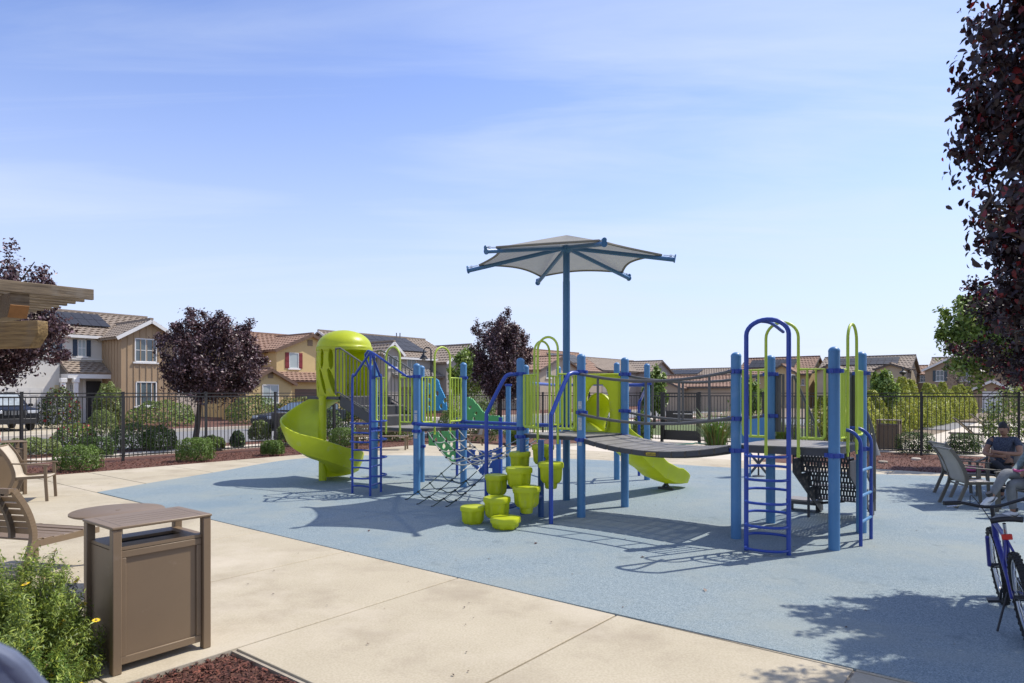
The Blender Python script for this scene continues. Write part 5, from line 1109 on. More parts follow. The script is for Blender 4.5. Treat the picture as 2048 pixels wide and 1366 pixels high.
for k in range(7):
    x = -.24+k*.112; z = .405-.02*math.sin(k/6*math.pi)-(.02 if k == 6 else 0)
    MB().obox((x, 0, z), (.049, 0, 0 if k < 6 else -.012), (0, w-.01, 0), (0, 0, .009)).build('seat_slat', BRONZE, ls, bevel=.004, rel=O0)
MB().beam((-.52, -w, .915), (-.52, w, .915), .05, .05).build('top_rail', BRONZE, ls, rel=O0)
# long bench at the back
bp = g(762, 899); bn_ = thing('bench', bp, 'long bronze slatted bench behind the corner climber', 'bench', None, 0.0)
for k in range(5): MB().box(-.88, .88, -.22+k*.095, -.145+k*.095, .42, .445).build('seat_slat', BRONZE, bn_, bevel=.004, rel=O0)
for k in range(3): MB().box(-.88, .88, .28+k*.02, .30+k*.02, .55+k*.13, .64+k*.13).build('back_slat', BRONZE, bn_, bevel=.004, rel=O0)
for x in (-.82, .82):
    MB().beam((x, -.2, 0), (x, -.16, .42), .05, .05, up=(0, 1, 0)).build('leg', BRONZE, bn_, rel=O0); MB().beam((x, .26, 0), (x, .22, .42), .05, .05, up=(0, 1, 0)).build('leg', BRONZE, bn_, rel=O0); MB().beam((x, .24, .42), (x, .34, .92), .05, .04, up=(1, 0, 0)).build('back_post', BRONZE, bn_, rel=O0)
# loungers on the terrace beyond
lg0 = None
for i, (px, py, lb) in enumerate(((1960, 884, 'pale sun lounger with raised back, nearest on the far terrace'), (1985, 868, 'pale sun lounger with raised back, middle of the far terrace'), (2010, 857, 'pale sun lounger, farthest on the terrace behind the fence'))):
    p = g(px, py)
    if lg0 is None:
        r = lg0 = thing('sun_lounger', p, lb, 'lounger', 'sun loungers on the far terrace', RU+.25)
        for s in (-1, 1):
            MB().beam((-.95, s*.32, .30), (.95, s*.32, .30), .045, .06).build('side_rail', FRAMEG, r, rel=O0)
            for x in (-.85, .0, .85): MB().beam((x, s*.32, 0), (x, s*.32, .28), .04, .04, up=(1, 0, 0)).build('leg', FRAMEG, r, rel=O0)
        MB().sheet([[Vector((x, y, .33)) for y in (-.29, 0, .29)] for x in (-.25, .3, .92)]).build('seat_sling', SLING, r, fix=False, thick=.012, rel=O0)
        MB().sheet([[Vector((-.25-.55*t, y, .33+.55*t)) for y in (-.29, 0, .29)] for t in (0, .5, 1)]).build('back_sling', SLING, r, fix=False, thick=.012, rel=O0)
        for s in (-1, 1): MB().beam((-.25, s*.3, .33), (-.82, s*.3, .89), .03, .04).build('back_rail', FRAMEG, r, rel=O0)
    else: c = copy_tree(lg0); c.location = p; tag(c, lb, 'lounger')
# ================================================================ small things
# talk tube
p = g(1748, 1022); tt = thing('talk_tube', p, 'grey talk tube horn on a post behind the small ladder', 'play post')
MB().tube([p-ZZ*.05, p+ZZ*.52*H], .027, 10).build('post', GREY, tt); MB().lathe([(.10, .475*H), (.098, .48*H), (.032, .60*H), (.028, .61*H)], p-Vector((.02, .02, 0)), 20, cap=False).build('horn', mat('horn grey', (.22, .21, .20), .5), tt); MB().tube(smooth_path([p+ZZ*.60*H, p+ZZ*.635*H-U*.02, p+ZZ*.645*H-U*.08, p+ZZ*.63*H-U*.15], 5), .02, 8).build('hook', GREY, tt)
# seesaw rocker seen under the right tower
p = g(1517, 953); rk = thing('rocker', p, 'blue seesaw rocker with crossed dark legs beyond the right tower', 'playground ride')
for s in (-1, 1): MB().tube([p+Vector((s*.24, 0, 0)), p+Vector((-s*.22, .02*s, .55))], .028, 8).build('cross_leg', DECKE, rk)
MB().tube([p, p+ZZ*.56], .02, 8).build('spring', DECKE, rk); MB().lathe([(.13, 0), (.13, .02), (.04, .03)], p, 16).build('base_plate', DECKE, rk)
MB().tube([p+Vector((-.22, -.1, 0)), p+Vector((-.22, -.1, .75))], .02, 8).build('leg', POST, rk)
for dx_, dy_, w_, hh_ in ((-.10, .0, .30, 1.30), (.16, .12, .36, 1.33), (-.2, .12, .26, 1.18)):
    c = p+Vector((dx_, dy_, 0)); pts = [(-w_/2, .52), (w_/2, .52), (w_/2, hh_-w_*.45)]+[(w_/2*math.cos(a), hh_-w_*.45+w_*.45*math.sin(a)) for a in [math.pi*k/10 for k in range(1, 10)]]+[(-w_/2, hh_-w_*.45)]
    MB().slab([c+Vector((x, 0, z)) for x, z in pts], (0, 1, 0), .03).build('seat_panel', POST, rk)
# hose
hp_ = [g(1350, 890), g(1372, 889), g(1385, 888.5), g(1392, 887), g(1404, 888.5), g(1420, 890), g(1440, 892)]; ho = MB().tube(smooth_path([q+ZZ*.02 for q in hp_], 6), .022, 8).build('garden_hose', mat('green hose', (.02, .17, .12), .5)); tag(ho, 'green garden hose lying on the path by the gate', 'hose')
# street lamps
p = hx(-2.145, 17.7); lp = thing('street_lamp', p, 'black gooseneck street lamp with bell shade behind the left tower', 'street lamp'); zt_ = 2.27*H; q = p+ZZ*(zt_-.32)
MB().tube([p, p+ZZ*.5, p+ZZ*(zt_-.3)], .05, 10, rad=[.08, .05, .035]).build('pole', BLACK, lp); MB().tube(arc(q-Vector((.18, 0, 0)), Vector((1, 0, 0)), ZZ, .18, 0, math.pi, 12)+[q-Vector((.36, 0, .12))], .028, 8).build('gooseneck', BLACK, lp)
MB().lathe([(.03, .1), (.05, .0), (.09, -.08), (.2, -.24), (.21, -.27)], q-Vector((.36, 0, .12)), 20, cap=False).build('shade', BLACK, lp); MB().lathe([(.1, -.24), (.09, -.32), (.001, -.35)], q-Vector((.36, 0, .12)), 14).build('bulb_glass', mat('lamp glass clear', (.5, .5, .46), .2), lp)
p = Vector((at(1806, 800, 19*H).x, 19*H, 0)); lp = thing('street_lamp', p, 'black lantern street lamp at the right above the hedge', 'street lamp'); MB().tube([p, p+ZZ*1.5*H], .045, 8).build('pole', BLACK, lp)
MB().lathe([(.04, 1.5*H), (.15, 1.53*H), (.19, 1.58*H), (.05, 1.62*H), (.03, 1.72*H), (.001, 1.73*H)], p, 12).build('lantern', BLACK, lp)
# cluster mail box
p = ab(-12.75, 8.1); mbx = thing('mail_box', p, 'dark cluster mail box across the fence, left of the slide', 'mail box', None, RV); MB().box(-.1, .1, -.1, .1, 0, .42).build('pedestal', BLACK, mbx, rel=O0); bd = MB().box(-.30, .30, -.2, .2, .42, 1.06).build('cabinet', mat('mail box bronze', (.03, .026, .024), .5), mbx, bevel=.02, rel=O0)
for i in range(3):
    for j in range(4): MB().box(-.27+i*.185, -.10+i*.185, -.212, -.2, .46+j*.145, .585+j*.145).build('mail_door', mat('mail box bronze', (.03, .026, .024), .5), bd, rel=O0)
# ground lights in the right mulch bed
for px, py, lb in ((1766, 923, 'small grey box lid in the right mulch, left of the pale one'), (1832, 917, 'small pale box lid in the right mulch')):
    p = g(px, py); o = MB().lathe([(.001, .02), (.10, .018), (.12, .0), (.12, -.05)], p, 16, cap=False).build('valve_lid', CONCE if px < 1800 else CONC2); tag(o, lb, 'lid')
# leaves lying on the rubber
for px, py in ((1410, 1183), (1072, 1088), (1285, 1116), (738, 1063)):
    o = leaf_object('fallen_leaf', [tuple(g(px, py)+ZZ*.012)], .06, PLUM, None, [(.10, .05, .04)], aspect=.5, up=3); tag(o, {1410: 'fallen brown leaf on the open blue rubber', 1072: 'fallen leaf in front of the pods', 1285: 'tiny fallen leaf near the arch shadow', 738: 'tiny fallen leaf by the umbrella shadow'}[px], 'leaf')
lit = []
while len(lit) < 420:
    a_, b_ = random.uniform(-9.2, 2.2), random.uniform(1.4, 9.6); q_ = ab(a_, b_); lit.append((q_.x, q_.y, .009))
lo_ = leaf_object('leaf_litter', lit, .022, PLUM, None, pal(420, (.12, .075, .05), .6), aspect=.6, up=4); tag(lo_, 'scattered dry leaf bits on the rubber and paving', 'litter', kind='stuff')
# pergola
pg = thing('pergola', hx(-4.2, 2.6), 'weathered timber pergola corner at the upper left', 'pergola'); E0 = hx(-2.068, 3.3); zb, ztp = 1.456*H, 1.508*H
for k in range(13):
    e = E0-U*(.118*H*k); MB().beam(e+ZZ*(zb+ztp)/2, e-V*2.2*H+ZZ*(zb+ztp)/2, .042, ztp-zb).build('rafter', WOODG, pg, bevel=.004)
nb = hx(-2.26, 3.07); z1_ = zb-.002; hgt = .108*H
def chamfer_beam(end, d, z1, hg, wd, ln, m, name):
    sdv = ZZ.cross(d).normalized()*wd/2; c = hg*.5; pr = [(0, z1), (0, z1-hg+c), (-c*.75, z1-hg), (-ln, z1-hg), (-ln, z1)]
    P_ = [end+d*x+ZZ*z-sdv for x, z in pr]; return MB().slab(P_, sdv, wd).build(name, m, pg, bevel=.004)
chamfer_beam(nb, U, z1_, hgt, .14, 2.4*H, WOODG, 'near_beam')
MB().obox(nb+ZZ*(z1_-hgt*.75)-U*hgt*.1875+(U-ZZ*.75)*.003, (U*.375+ZZ*.5)*hgt*.5, ZZ.cross(U)*.068, (U-ZZ*.75)*.003).build('cut_end', WOODE, pg)
chamfer_beam(hx(-1.965, 2.80), Vector((.97, -.24, 0)).normalized(), 1.300*H, .112*H, .09, 2.0*H, WOOD, 'tie_beam')
for a, b in ((-6.2, .98), (-6.2, -1.0)): q = ab(a, b); MB().box(q.x-.09, q.x+.09, q.y-.09, q.y+.09, -.05, z1_-hgt).build('post', WOOD, pg)
# blurred blue grey board right in front of the lens
p = at(22, 1366, .62); bb = thing('blue_board', Vector((p.x-.05, p.y, 0)), 'slate blue board edge blurred in the bottom left corner', 'board')
q = [at(-120, 1262, .6), at(0, 1318, .62), at(30, 1340, .63), at(54, 1368, .64), at(80, 1412, .65), at(130, 1500, .66), at(-120, 1500, .6)]
MB().slab(q, (.2, 1, .1), .02).build('panel', mat('slate blue', (.10, .12, .18), .6), bb, bevel=.006); MB().box(bb.location.x-.16, bb.location.x-.12, p.y, p.y+.04, 0, q[0].z-.2).build('stake', mat('slate blue', (.10, .12, .18), .6), bb)
# ================================================================ vehicles
def car(label, loc, rz, paint, kind):
    r = thing('parked_car', loc, label, 'car', None, rz); suv = kind == 'suv'; Lc, Wc = (4.7, 1.9) if suv else (4.6, 1.82)
    pr = [(2.32, .38), (2.36, .62), (2.30, .98), (2.15, 1.06), (.98, 1.14), (.30, 1.72), (-.3, 1.78), (-1.9, 1.74), (-2.25, 1.12), (-2.32, .6), (-2.28, .38)] if suv else [(2.25, .30), (2.28, .55), (2.15, .76), (1.0, .93), (.15, 1.38), (-.6, 1.45), (-1.35, 1.32), (-1.85, 1.02), (-2.25, .96), (-2.28, .5), (-2.2, .30)]
    belt = 1.14 if suv else .95; rows = []
    for yy, ins in ((-1, 1), (-.97, .5), (-.86, 0), (0, 0), (.86, 0), (.97, .5), (1, 1)):
        row = []
        for x, z in pr:
            y = yy*Wc/2
            if z > belt: y *= 1-.28*(z-belt)/(1.78-belt)
            row.append(Vector((x*(1-.015*ins), y, z-(.02*ins if z > .5 else -.02*ins))))
        rows.append(row)
    m = MB(); m.sheet([[rw[i] for rw in rows] for i in range(len(pr))]+[[rw[0] for rw in rows]])
    n = len(pr)
    for rw in (rows[0], rows[-1]): m.add(rw, [tuple(range(n))])
    m.build('body', paint, r, rel=O0)
    def glass(p4, name='window'): return MB().slab([Vector(q) for q in p4], (Vector(p4[1])-Vector(p4[0])).cross(Vector(p4[3])-Vector(p4[0])), .012).build(name, GLASS, r, rel=O0)
    zf, xf, zr_, xr_ = (1.14, .98, 1.70, .33) if suv else (.95, .96, 1.36, .2)
    wy = Wc/2*.86
    glass([(xf-.02, -wy*.9, zf+.045), (xf-.02, wy*.9, zf+.045), (xr_+.03, wy*.76, zr_-.0), (xr_+.03, -wy*.76, zr_)], 'windshield').data.materials[0] = GLASS if not suv else mat('windscreen', (.33, .36, .36), .12, .3, 3, spec=.5)
    for s in (-1, 1):
        yb = s*(Wc/2*.985); yt = s*Wc/2*.80
        for x0, x1 in ((.05, .75), (-.85, 0.0), (-1.75, -.92)):
            top0 = x0-.02; top1 = min(x1-.05, .25)
            MB().slab([Vector((x0, yb, belt+.05)), Vector((x1, yb, belt+.05)), Vector((top1, yt+s*.03, zr_-.06)), Vector((top0, yt+s*.03, zr_-.06))], (0, s, .25), .012).build('window', GLASS, r, rel=O0)
        for x in (1.42, -1.42):
            wh = MB().tube([(x, s*(Wc/2-.22), .36), (x, s*(Wc/2+.01), .36)], .36, 26).build('wheel', TYRE, r, bevel=.03, rel=O0); MB().lathe([(.24, 0), (.22, .02), (.05, .015), (.001, .03)], (0, 0, 0), 16)
            MB().tube([(x, s*(Wc/2), .36), (x, s*(Wc/2+.02), .36)], .23, 18).build('rim', mat('alloy', (.3, .3, .3), .35, metal=.8), wh, rel=O0)
        MB().obox((2.31 if suv else 2.22, s*.68, .90 if suv else .66), (.05, 0, 0), (0, .2, 0), (0, 0, .07)).build('headlight', mat('headlight', (.5, .52, .54), .1), r, bevel=.02, rel=O0)
        MB().obox((.75, s*(Wc/2+.1), belt+.06), (.06, 0, 0), (0, .09, 0), (0, 0, .07)).build('mirror', paint, r, bevel=.02, rel=O0)
    MB().box(2.28, 2.40, -.85, .85, .34, .60).build('bumper', BLACK, r, bevel=.03, rel=O0)
    if suv:
        for k in range(7): MB().box(2.33, 2.375, -.42+k*.13, -.34+k*.13, .76, .96).build('grille_slot', mat('grille', (.25, .25, .25), .3, metal=.8), r, rel=O0)
        MB().box(-1.6, .1, .55, .6, 1.79, 1.83).box(-1.6, .1, -.6, -.55, 1.79, 1.83).build('roof_rails', BLACK, r, rel=O0)
    else: MB().box(2.25, 2.30, -.4, .4, .50, .66).build('grille', BLACK, r, rel=O0)
    return r
car('black upright suv with slotted grille in the driveway, left edge', ab(-21.4, 5.35, .025), RU, CARB, 'suv')
car('slate grey car parked across the road, left of the mail box', ab(-16.7, 11.25, -.035), RV+math.pi, CARS, 'sedan')
# ================================================================ people
def skin(name, verts, edges, m, parent, sub=2):
    me = bpy.data.meshes.new(name); bm = bmesh.new(); sk = bm.verts.layers.skin.verify(); bv = []
    for i, v in enumerate(verts): q_ = bm.verts.new(v[:3]); q_[sk].radius = (v[3], v[3]); q_[sk].use_root = (i == 0); bv.append(q_)
    for a, b in edges: bm.edges.new((bv[a], bv[b]))
    bm.to_mesh(me); bm.free(); me.materials.append(m)
    o = bpy.data.objects.new(name, me); COL.objects.link(o); o.parent = parent
    o.modifiers.new('skin', 'SKIN').use_smooth_shade = True
    sb = o.modifiers.new('sub', 'SUBSURF'); sb.levels = sub; sb.render_levels = sub
    return o
def chainmesh(*chains):   # each chain: list of (x,y,z,r); first vertex may be an int index into the running list
    vs = []; es = []
    for ch in chains:
        prev = None
        for p in ch:
            if isinstance(p, int): prev = p; continue
            vs.append(p)
            if prev is not None: es.append((prev, len(vs)-1))
            prev = len(vs)-1
    return vs, es
def fingers(w, d, side, r=.009):   # wrist index chain points -> five short chains
    d = Vector(d).normalized(); s = Vector(side).normalized(); u = d.cross(s); out = []
    for k in range(4):
        l = (.07, .08, .076, .06)[k]; b = Vector(w)+d*.075+s*(-.03+.02*k); q = b+d*l*.5-u*.006; e = q+d*l*.3-u*.03; out.append([(*b, r), (*q, r*.95), (*e, r*.85)])
    b = Vector(w)+d*.03-s*.04; out.append([(*b, r*1.1), (*(b+d*.03-s*.02), r), (*(b+d*.055-s*.025), r*.9)]); return out
def head(par, c, f, hairc, m=SKIN):
    c = Vector(c); f = Vector(f).normalized(); l = ZZ.cross(f)
    rows = []
    for i in range(17):
        t = i/16; ph = -math.pi/2+math.pi*t; row = []
        for j in range(25):
            a = 2*math.pi*j/24; x = math.cos(ph)*math.cos(a)*.098; y = math.cos(ph)*math.sin(a)*.076; z = math.sin(ph)*.122
            if z < -.02 and x > 0: x *= 1+.12*min(1, -z/.1); y *= 1-.25*min(1, -z/.12)
            if x > .06 and abs(y) < .016 and -.045 < z < .02: x += .022*(1-abs(y)/.016)*(1-(z+.045)/.08 if z > -.03 else .8)
            if x > .05 and .005 < z < .03 and .018 < abs(y) < .05: x -= .010
            row.append(c+f*x+l*y+ZZ*z)
        rows.append(row)
    hd_ = MB().sheet(rows).build('head', m, par)
    for s in (-1, 1):
        MB().lathe([(.001, -.006), (.008, 0), (.001, .006)], c+f*.078+l*s*.031+ZZ*.014, 8, cap=False).build('eye', mat('eye', (.03, .02, .02), .3), hd_)
        MB().obox(c+f*.086+l*s*.031+ZZ*.032, l*.016, f*.004, ZZ*.004).build('brow', HAIR, hd_)
        MB().lathe([(.001, -.032), (.016, -.02), (.02, .01), (.012, .03), (.001, .034)], c+l*s*.078-f*.005, 8, sx=.7, sy=.7, cap=False).build('ear', m, hd_)
    MB().obox(c+f*.088-ZZ*.062, l*.022, f*.004, ZZ*.005).build('mouth', mat('lips', (.20, .08, .06), .6), hd_)
    MB().obox(c+f*.092-ZZ*.048, l*.024, f*.005, ZZ*.004).build('moustache', HAIR, hd_)
    hr_ = []
    for i in range(9):
        ph = .05+(math.pi/2-.05)*i/8; hr_.append([c+f*(math.cos(ph)*math.cos(2*math.pi*j/24)*.106-.008)+l*math.cos(ph)*math.sin(2*math.pi*j/24)*.084+ZZ*(math.sin(ph)*.128+.012*(1 if math.cos(2*math.pi*j/24) > .3 else -3.2*(1-i/8))) for j in range(25)])
    MB().sheet(hr_).build('hair', hairc, hd_); return hd_
class Pose:
    def __init__(s, o, rz): s.f = Vector((math.cos(rz), math.sin(rz), 0)); s.l = ZZ.cross(s.f); s.o = Vector(o)
    def __call__(s, x, y, z, r=None):
        p = s.o+s.f*x+s.l*y+ZZ*z; return (p.x, p.y, p.z, r)
mp_ = thing('person', MAN, 'man in navy patterned shirt and dark trousers, arms folded, seated in the shade', 'person'); q = Pose(MAN, MR)
tor = [q(-.10, 0, .50, .125), q(-.13, 0, .66, .135), q(-.17, 0, .84, .145), q(-.18, 0, .98, .10), q(-.165, 0, 1.05, .052), q(-.15, 0, 1.10, .05)]
aL = [3, q(-.18, .15, 1.0, .07), q(-.15, .21, .96, .058), q(-.02, .27, .77, .046), q(.13, .10, .78, .036), q(.17, -.03, .80, .030), q(.175, -.07, .805, .030)]
aR = [3, q(-.18, -.15, 1.0, .07), q(-.15, -.21, .96, .058), q(-.03, -.27, .75, .046), q(.10, -.11, .73, .036), q(.15, .02, .73, .030), q(.155, .07, .735, .030)]
lL = [0, q(-.04, .10, .47, .09), q(.16, .13, .50, .078), q(.40, .12, .50, .06), q(.42, .12, .30, .052), q(.40, .12, .10, .038), q(.40, .12, .06, .034)]
lR = [0, q(-.04, -.10, .48, .09), q(.16, -.07, .57, .078), q(.38, .02, .62, .06), q(.46, .18, .50, .05), q(.50, .33, .38, .038), q(.52, .36, .36, .034)]
vs, es = chainmesh(tor, aL, aR, lL, lR)
for w_, d_, s_ in ((aL[-1], q.l*-1, ZZ), (aR[-1], q.l, ZZ)):
    for ch in fingers(Vector(w_[:3])-Vector(d_)*.04, d_, s_): 
        base = min(range(len(vs)), key=lambda i: (Vector(vs[i][:3])-Vector(w_[:3])).length); n0 = len(vs); vs += ch; es += [(base, n0), (n0, n0+1), (n0+1, n0+2)]
bd = skin('body', [(v[0]-MAN.x, v[1]-MAN.y, v[2], v[3]) for v in vs], es, SKIN, mp_)
NAVYS = mat('navy print shirt', (.022, .028, .055), .85, .5, 45, speck=(70, (.012, .016, .035), (.16, .18, .22), .35)); DTR = mat('dark trousers', (.016, .016, .02), .85)
def cloth(name, chains, m, grow, par, O):
    v_, e_ = chainmesh(*chains); return skin(name, [(p[0]-O.x, p[1]-O.y, p[2], p[3]*grow) for p in v_], e_, m, par)
cloth('shirt', [tor[:4]+[q(-.17, 0, 1.03, .062)], [3]+aL[1:3]+[q(-.08, .245, .87, .056)], [3]+aR[1:3]+[q(-.09, -.245, .86, .056)]], NAVYS, 1.10, mp_, MAN)
cloth('trousers', [[q(-.10, 0, .50, .128)], lL[:1]+lL[1:6], lR[:1]+lR[1:6]], DTR, 1.12, mp_, MAN)
for a, d_ in ((lL[-1], q.f), (lR[-1], (q.f*.4+q.l*.7-ZZ*.35).normalized())):
    a = Vector(a[:3])-MAN; d_ = Vector(d_); skin('shoe', [(*(a-d_*.05-ZZ*.01), .042), (*(a+d_*.06-ZZ*.02), .045), (*(a+d_*.16-ZZ*.028), .04), (*(a+d_*.21-ZZ*.03), .03)], [(0, 1), (1, 2), (2, 3)], BLACK, mp_)
head(mp_, Vector(q(-.12, 0, 1.20)[:3]), q.f, HAIR)
# the second person, mostly beyond the right edge
GP = thing('person', GIRL, 'person in grey trousers and white sneakers with legs crossed, right edge', 'person'); q = Pose(GIRL, GRZ)
tor = [q(-.08, 0, .50, .12), q(-.14, 0, .68, .125), q(-.20, 0, .86, .13), q(-.22, 0, .99, .09), q(-.20, 0, 1.06, .05), q(-.18, 0, 1.10, .048)]
aL = [3, q(-.22, .14, 1.0, .065), q(-.19, .19, .95, .055), q(-.05, .25, .74, .045), q(.10, .22, .69, .036), q(.17, .19, .69, .028), q(.20, .18, .69, .028)]
aR = [3, q(-.22, -.14, 1.0, .065), q(-.19, -.2, .95, .055), q(-.06, -.25, .72, .045), q(.10, -.18, .64, .036), q(.17, -.14, .62, .028), q(.20, -.13, .615, .028)]
lL = [0, q(-.02, .10, .48, .09), q(.18, .11, .49, .08), q(.38, .10, .50, .065), q(.36, .10, .28, .056), q(.33, .10, .10, .042), q(.33, .10, .07, .036)]
lR = [0, q(-.02, -.10, .50, .09), q(.18, -.03, .60, .08), q(.40, .04, .66, .066), q(.56, .08, .47, .054), q(.68, .10, .32, .040), q(.70, .10, .30, .034)]
vs, es = chainmesh(tor, aL, aR, lL, lR)
for w_, d_, s_ in ((aL[-1], q.f*.8-ZZ*.5, q.l), (aR[-1], q.f*.8-ZZ*.5, q.l*-1)):
    for ch in fingers(Vector(w_[:3])-Vector(d_)*.04, d_, s_):
        base = min(range(len(vs)), key=lambda i: (Vector(vs[i][:3])-Vector(w_[:3])).length); n0 = len(vs); vs += ch; es += [(base, n0), (n0, n0+1), (n0+1, n0+2)]
skin('body', [(v[0]-GIRL.x, v[1]-GIRL.y, v[2], v[3]) for v in vs], es, SKIN, GP)
GT = mat('grey trousers', (.17, .175, .18), .85, .12, 12, .2, 30); TOPM = mat('grey teal top', (.17, .22, .23), .85, .3, 25); PINK = mat('pink strap', (.62, .10, .26), .6)
cloth('top', [tor[:4]+[q(-.21, 0, 1.03, .06)], [3]+aL[1:5], [3]+aR[1:5]], TOPM, 1.12, GP, GIRL)
cloth('trousers', [[q(-.08, 0, .50, .125)], lL[:1]+lL[1:6], lR[:1]+lR[1:6]], GT, 1.13, GP, GIRL)
MB().tube(smooth_path([Vector(q(-.05, .10, .78)[:3]), Vector(q(.08, .12, .72)[:3]), Vector(q(.2, .08, .68)[:3]), Vector(q(.30, .06, .70)[:3])], 4), .02, 8).build('strap', PINK, GP)
for a, d_ in ((lL[-1], q.f-ZZ*.05), (lR[-1], (q.f*.75-ZZ*.5+q.l*.05))):
    a = Vector(a[:3])-GIRL; d_ = Vector(d_).normalized(); up_ = (ZZ-d_*d_.z).normalized(); sd_ = d_.cross(up_)
    sh = skin('sneaker', [(*(a-d_*.06-up_*.01), .042), (*(a+d_*.05-up_*.02), .046), (*(a+d_*.15-up_*.035), .040), (*(a+d_*.21-up_*.04), .030)], [(0, 1), (1, 2), (2, 3)], mat('white sneaker', (.62, .62, .62), .6, .05), GP)
    MB().beam(GIRL+a-d_*.08-up_*.052, GIRL+a+d_*.22-up_*.07, .085, .022, up=up_).build('sole', mat('sneaker sole', (.5, .5, .5), .6), sh, bevel=.008)
    for s in (-1, 1): MB().tube([GIRL+a+sd_*s*.047+d_*t_-up_*(.03+u_) for t_, u_ in ((-.05, -.012), (-.01, .012), (.02, .016), (.06, .0), (.10, -.018))], .005, 5, rad=[.002, .007, .008, .005, .001]).build('side_mark', BLACK, sh)
    MB().tube([GIRL+a+up_*.02-d_*.02, GIRL+a+up_*.07-d_*.025], .044, 10).build('sock', BLACK, GP)
head(GP, Vector(q(-.15, 0, 1.20)[:3]), q.f, HAIR)
# pink cushion-like bag on the far empty chair
p = g(1955, 990)+ZZ*.44+Vector((.02, .1, 0)); o = MB().lathe([(.001, -.03), (.12, -.025), (.15, .0), (.12, .05), (.04, .075), (.001, .08)], p, 18, sx=1.2, sy=.8, cap=False).build('pink_bag', PINK); tag(o, 'small pink bag lying on the empty chair seat', 'bag')
# ================================================================ bicycle
RWP = Vector((2.058*H, 2.655*H, 0)); bd_ = Vector((.47, .883, 0)).normalized()
bk_ = thing('bicycle', RWP, 'blue mountain bike seen from behind at the right edge', 'bicycle', None, math.atan2(bd_.y, bd_.x)); bk_.rotation_euler = (math.radians(-8), 0, math.atan2(bd_.y, bd_.x)); Rw = .335
BL = mat('bike blue', (.03, .035, .22), .3); SIL = mat('silver rim', (.55, .55, .55), .35, metal=.9)
def wheel(x, steer):
    t = MB(); n = 64; c = Vector((x, 0, Rw)); pts = [c+Vector((math.cos(2*math.pi*k/n)*(Rw-.028), 0, math.sin(2*math.pi*k/n)*(Rw-.028))) for k in range(n)]
    w_ = t.tube(pts, .026, 10, closed=True)
    kn = MB()
    for k in range(72):
        a = 2*math.pi*k/72; rd = Vector((math.cos(a), 0, math.sin(a))); tg = Vector((-math.sin(a), 0, math.cos(a)))
        for y in ((-.013, .013) if k % 2 else (-.022, 0, .022)): kn.obox(c+rd*(Rw-.004-abs(y)*.35)+Vector((0, y, 0)), rd*.006, tg*.007, Vector((0, .006, 0)))
    wh = t.build('wheel', TYRE, bk_, rel=O0); kn.build('tread_knobs', TYRE, wh, rel=O0)
    MB().tube([c+(p_-c)*.885 for p_ in pts], .012, 8, closed=True).build('rim', SIL, wh, rel=O0)
    MB().tube([c+Vector((0, -.05, 0)), c+Vector((0, .05, 0))], .022, 10).build('hub', BLACK, wh, rel=O0)
    sp = MB()
    for k in range(28):
        a = 2*math.pi*k/28; s = .03 if k % 2 else -.03; sp.tube([c+Vector((math.cos(a+.5*(1 if k % 4 < 2 else -1))*.02, s, math.sin(a+.5*(1 if k % 4 < 2 else -1))*.02)), c+Vector((math.cos(a)*.27, 0, math.sin(a)*.27))], .0016, 4)
    sp.build('spokes', CHROME, wh, rel=O0)
    if steer:
        for o_ in [wh]: pass
wheel(0, 0); wheel(1.06, 1)
bb_ = (.44, 0, .29); hd0 = (.86, 0, .62); hd1 = (.82, 0, .76); st = (.30, 0, .72)
fr = MB().tube([bb_, hd0], .022, 10).tube([st, hd1], .019, 10).tube([bb_, st], .017, 10).tube([hd0, hd1], .024, 10)
for s in (-1, 1): fr.tube([(0, s*.065, Rw), (.22, s*.05, .54), st], .010, 8).tube([(0, s*.065, Rw), bb_], .010, 8)
fr.build('frame', BL, bk_, rel=O0)
fk = MB().tube([hd1, hd0, (.88, 0, .66-.03)], .02, 8)
for s in (-1, 1): fk.tube([(.88, s*.06, .62), (1.06, s*.06, Rw)], .016, 8)
fk.build('fork', BL, bk_, rel=O0)
MB().tube([st, (.265, 0, .84)], .013, 8).build('seat_post', CHROME, bk_, rel=O0)
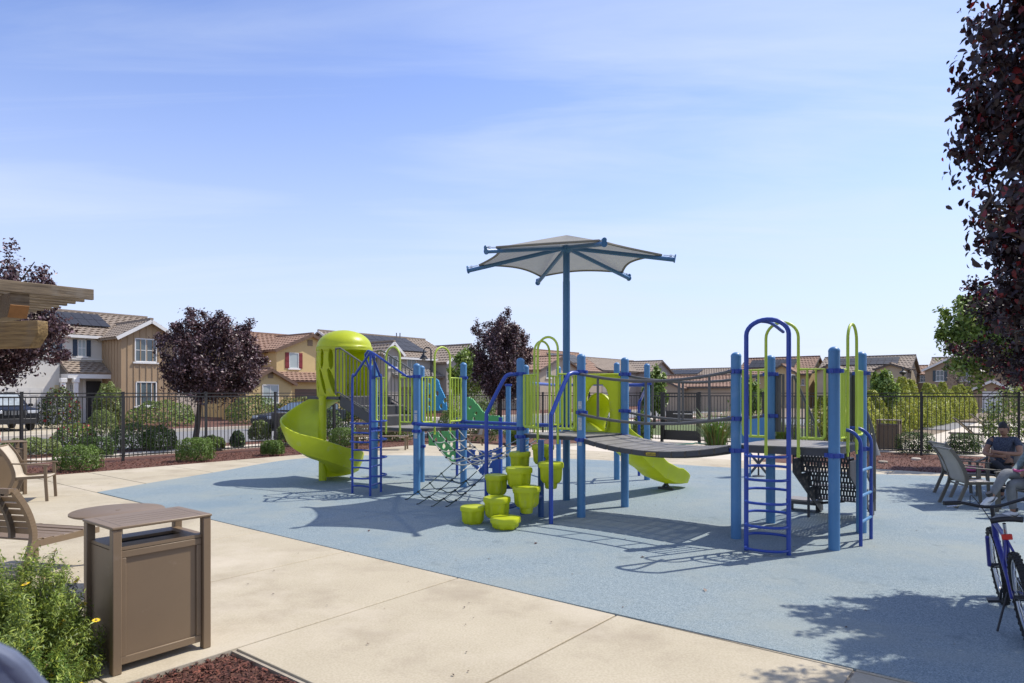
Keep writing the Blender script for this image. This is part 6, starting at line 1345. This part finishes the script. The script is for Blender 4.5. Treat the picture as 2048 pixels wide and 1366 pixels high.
sd_ = [[Vector((.12+.27*t, (-1+2*j/8)*(.085*(1-t)**.8+.018), .865+.012*math.cos((-1+2*j/8)*1.5)+.02*(1-t)**2)) for j in range(9)] for t in [k/9 for k in range(10)]]; MB().sheet(sd_).build('saddle', BLACK, bk_, fix=False, thick=.04, rel=O0)
MB().obox((.24, 0, .74), (.012, 0, 0), (0, .035, 0), (0, 0, .022)).build('reflector', REDP, bk_, bevel=.006, rel=O0)
MB().tube([hd1, (.80, 0, .88)], .016, 8).build('stem', BLACK, bk_, rel=O0)
hb = MB().tube(smooth_path([(.74, .34, .95), (.78, .22, .94), (.82, .06, .89), (.82, -.06, .89), (.78, -.22, .94), (.74, -.34, .95)], 5), .014, 10).build('handlebar', BLACK, bk_, rel=O0)
for s in (-1, 1): MB().tube([(.78, s*.22, .94), (.735, s*.345, .95)], .019, 10).build('grip', BLACK, hb, rel=O0); MB().tube([(.80, s*.17, .93), (.87, s*.24, .90), (.84, s*.32, .90)], .006, 6).build('brake_lever', CHROME, hb, rel=O0)
MB().tube(smooth_path([(.80, .15, .93), (.90, .12, .98), (.95, .05, .85), (.86, 0, .72)], 6), .004, 5).build('cable', BLACK, bk_, rel=O0)
MB().tube([(.44, -.055, .29), (.44, -.045, .29)], .09, 24).build('chain_ring', mat('dark steel', (.05, .05, .05), .4, metal=.8), bk_, rel=O0)
MB().tube([(0, -.05, Rw), (0, -.03, Rw)], .05, 18).tube([(0, -.045, Rw-.05), (.02, -.045, Rw-.14)], .012, 6).build('rear_sprocket', mat('dark steel', (.05, .05, .05), .4, metal=.8), bk_, rel=O0)
for s in (-1, 1):
    MB().tube([(.44, s*.07, .29), (.44+s*.12, s*.075, .29-s*.12)], .010, 6).build('crank', BLACK, bk_, rel=O0); MB().obox((.44+s*.12, s*.12, .29-s*.12), (.045, 0, 0), (0, .045, 0), (0, 0, .01)).build('pedal', BLACK, bk_, rel=O0)
MB().tube([(.3, .05, .3), (.2, .17, .02)], .008, 6).build('kick_stand', BLACK, bk_, rel=O0)
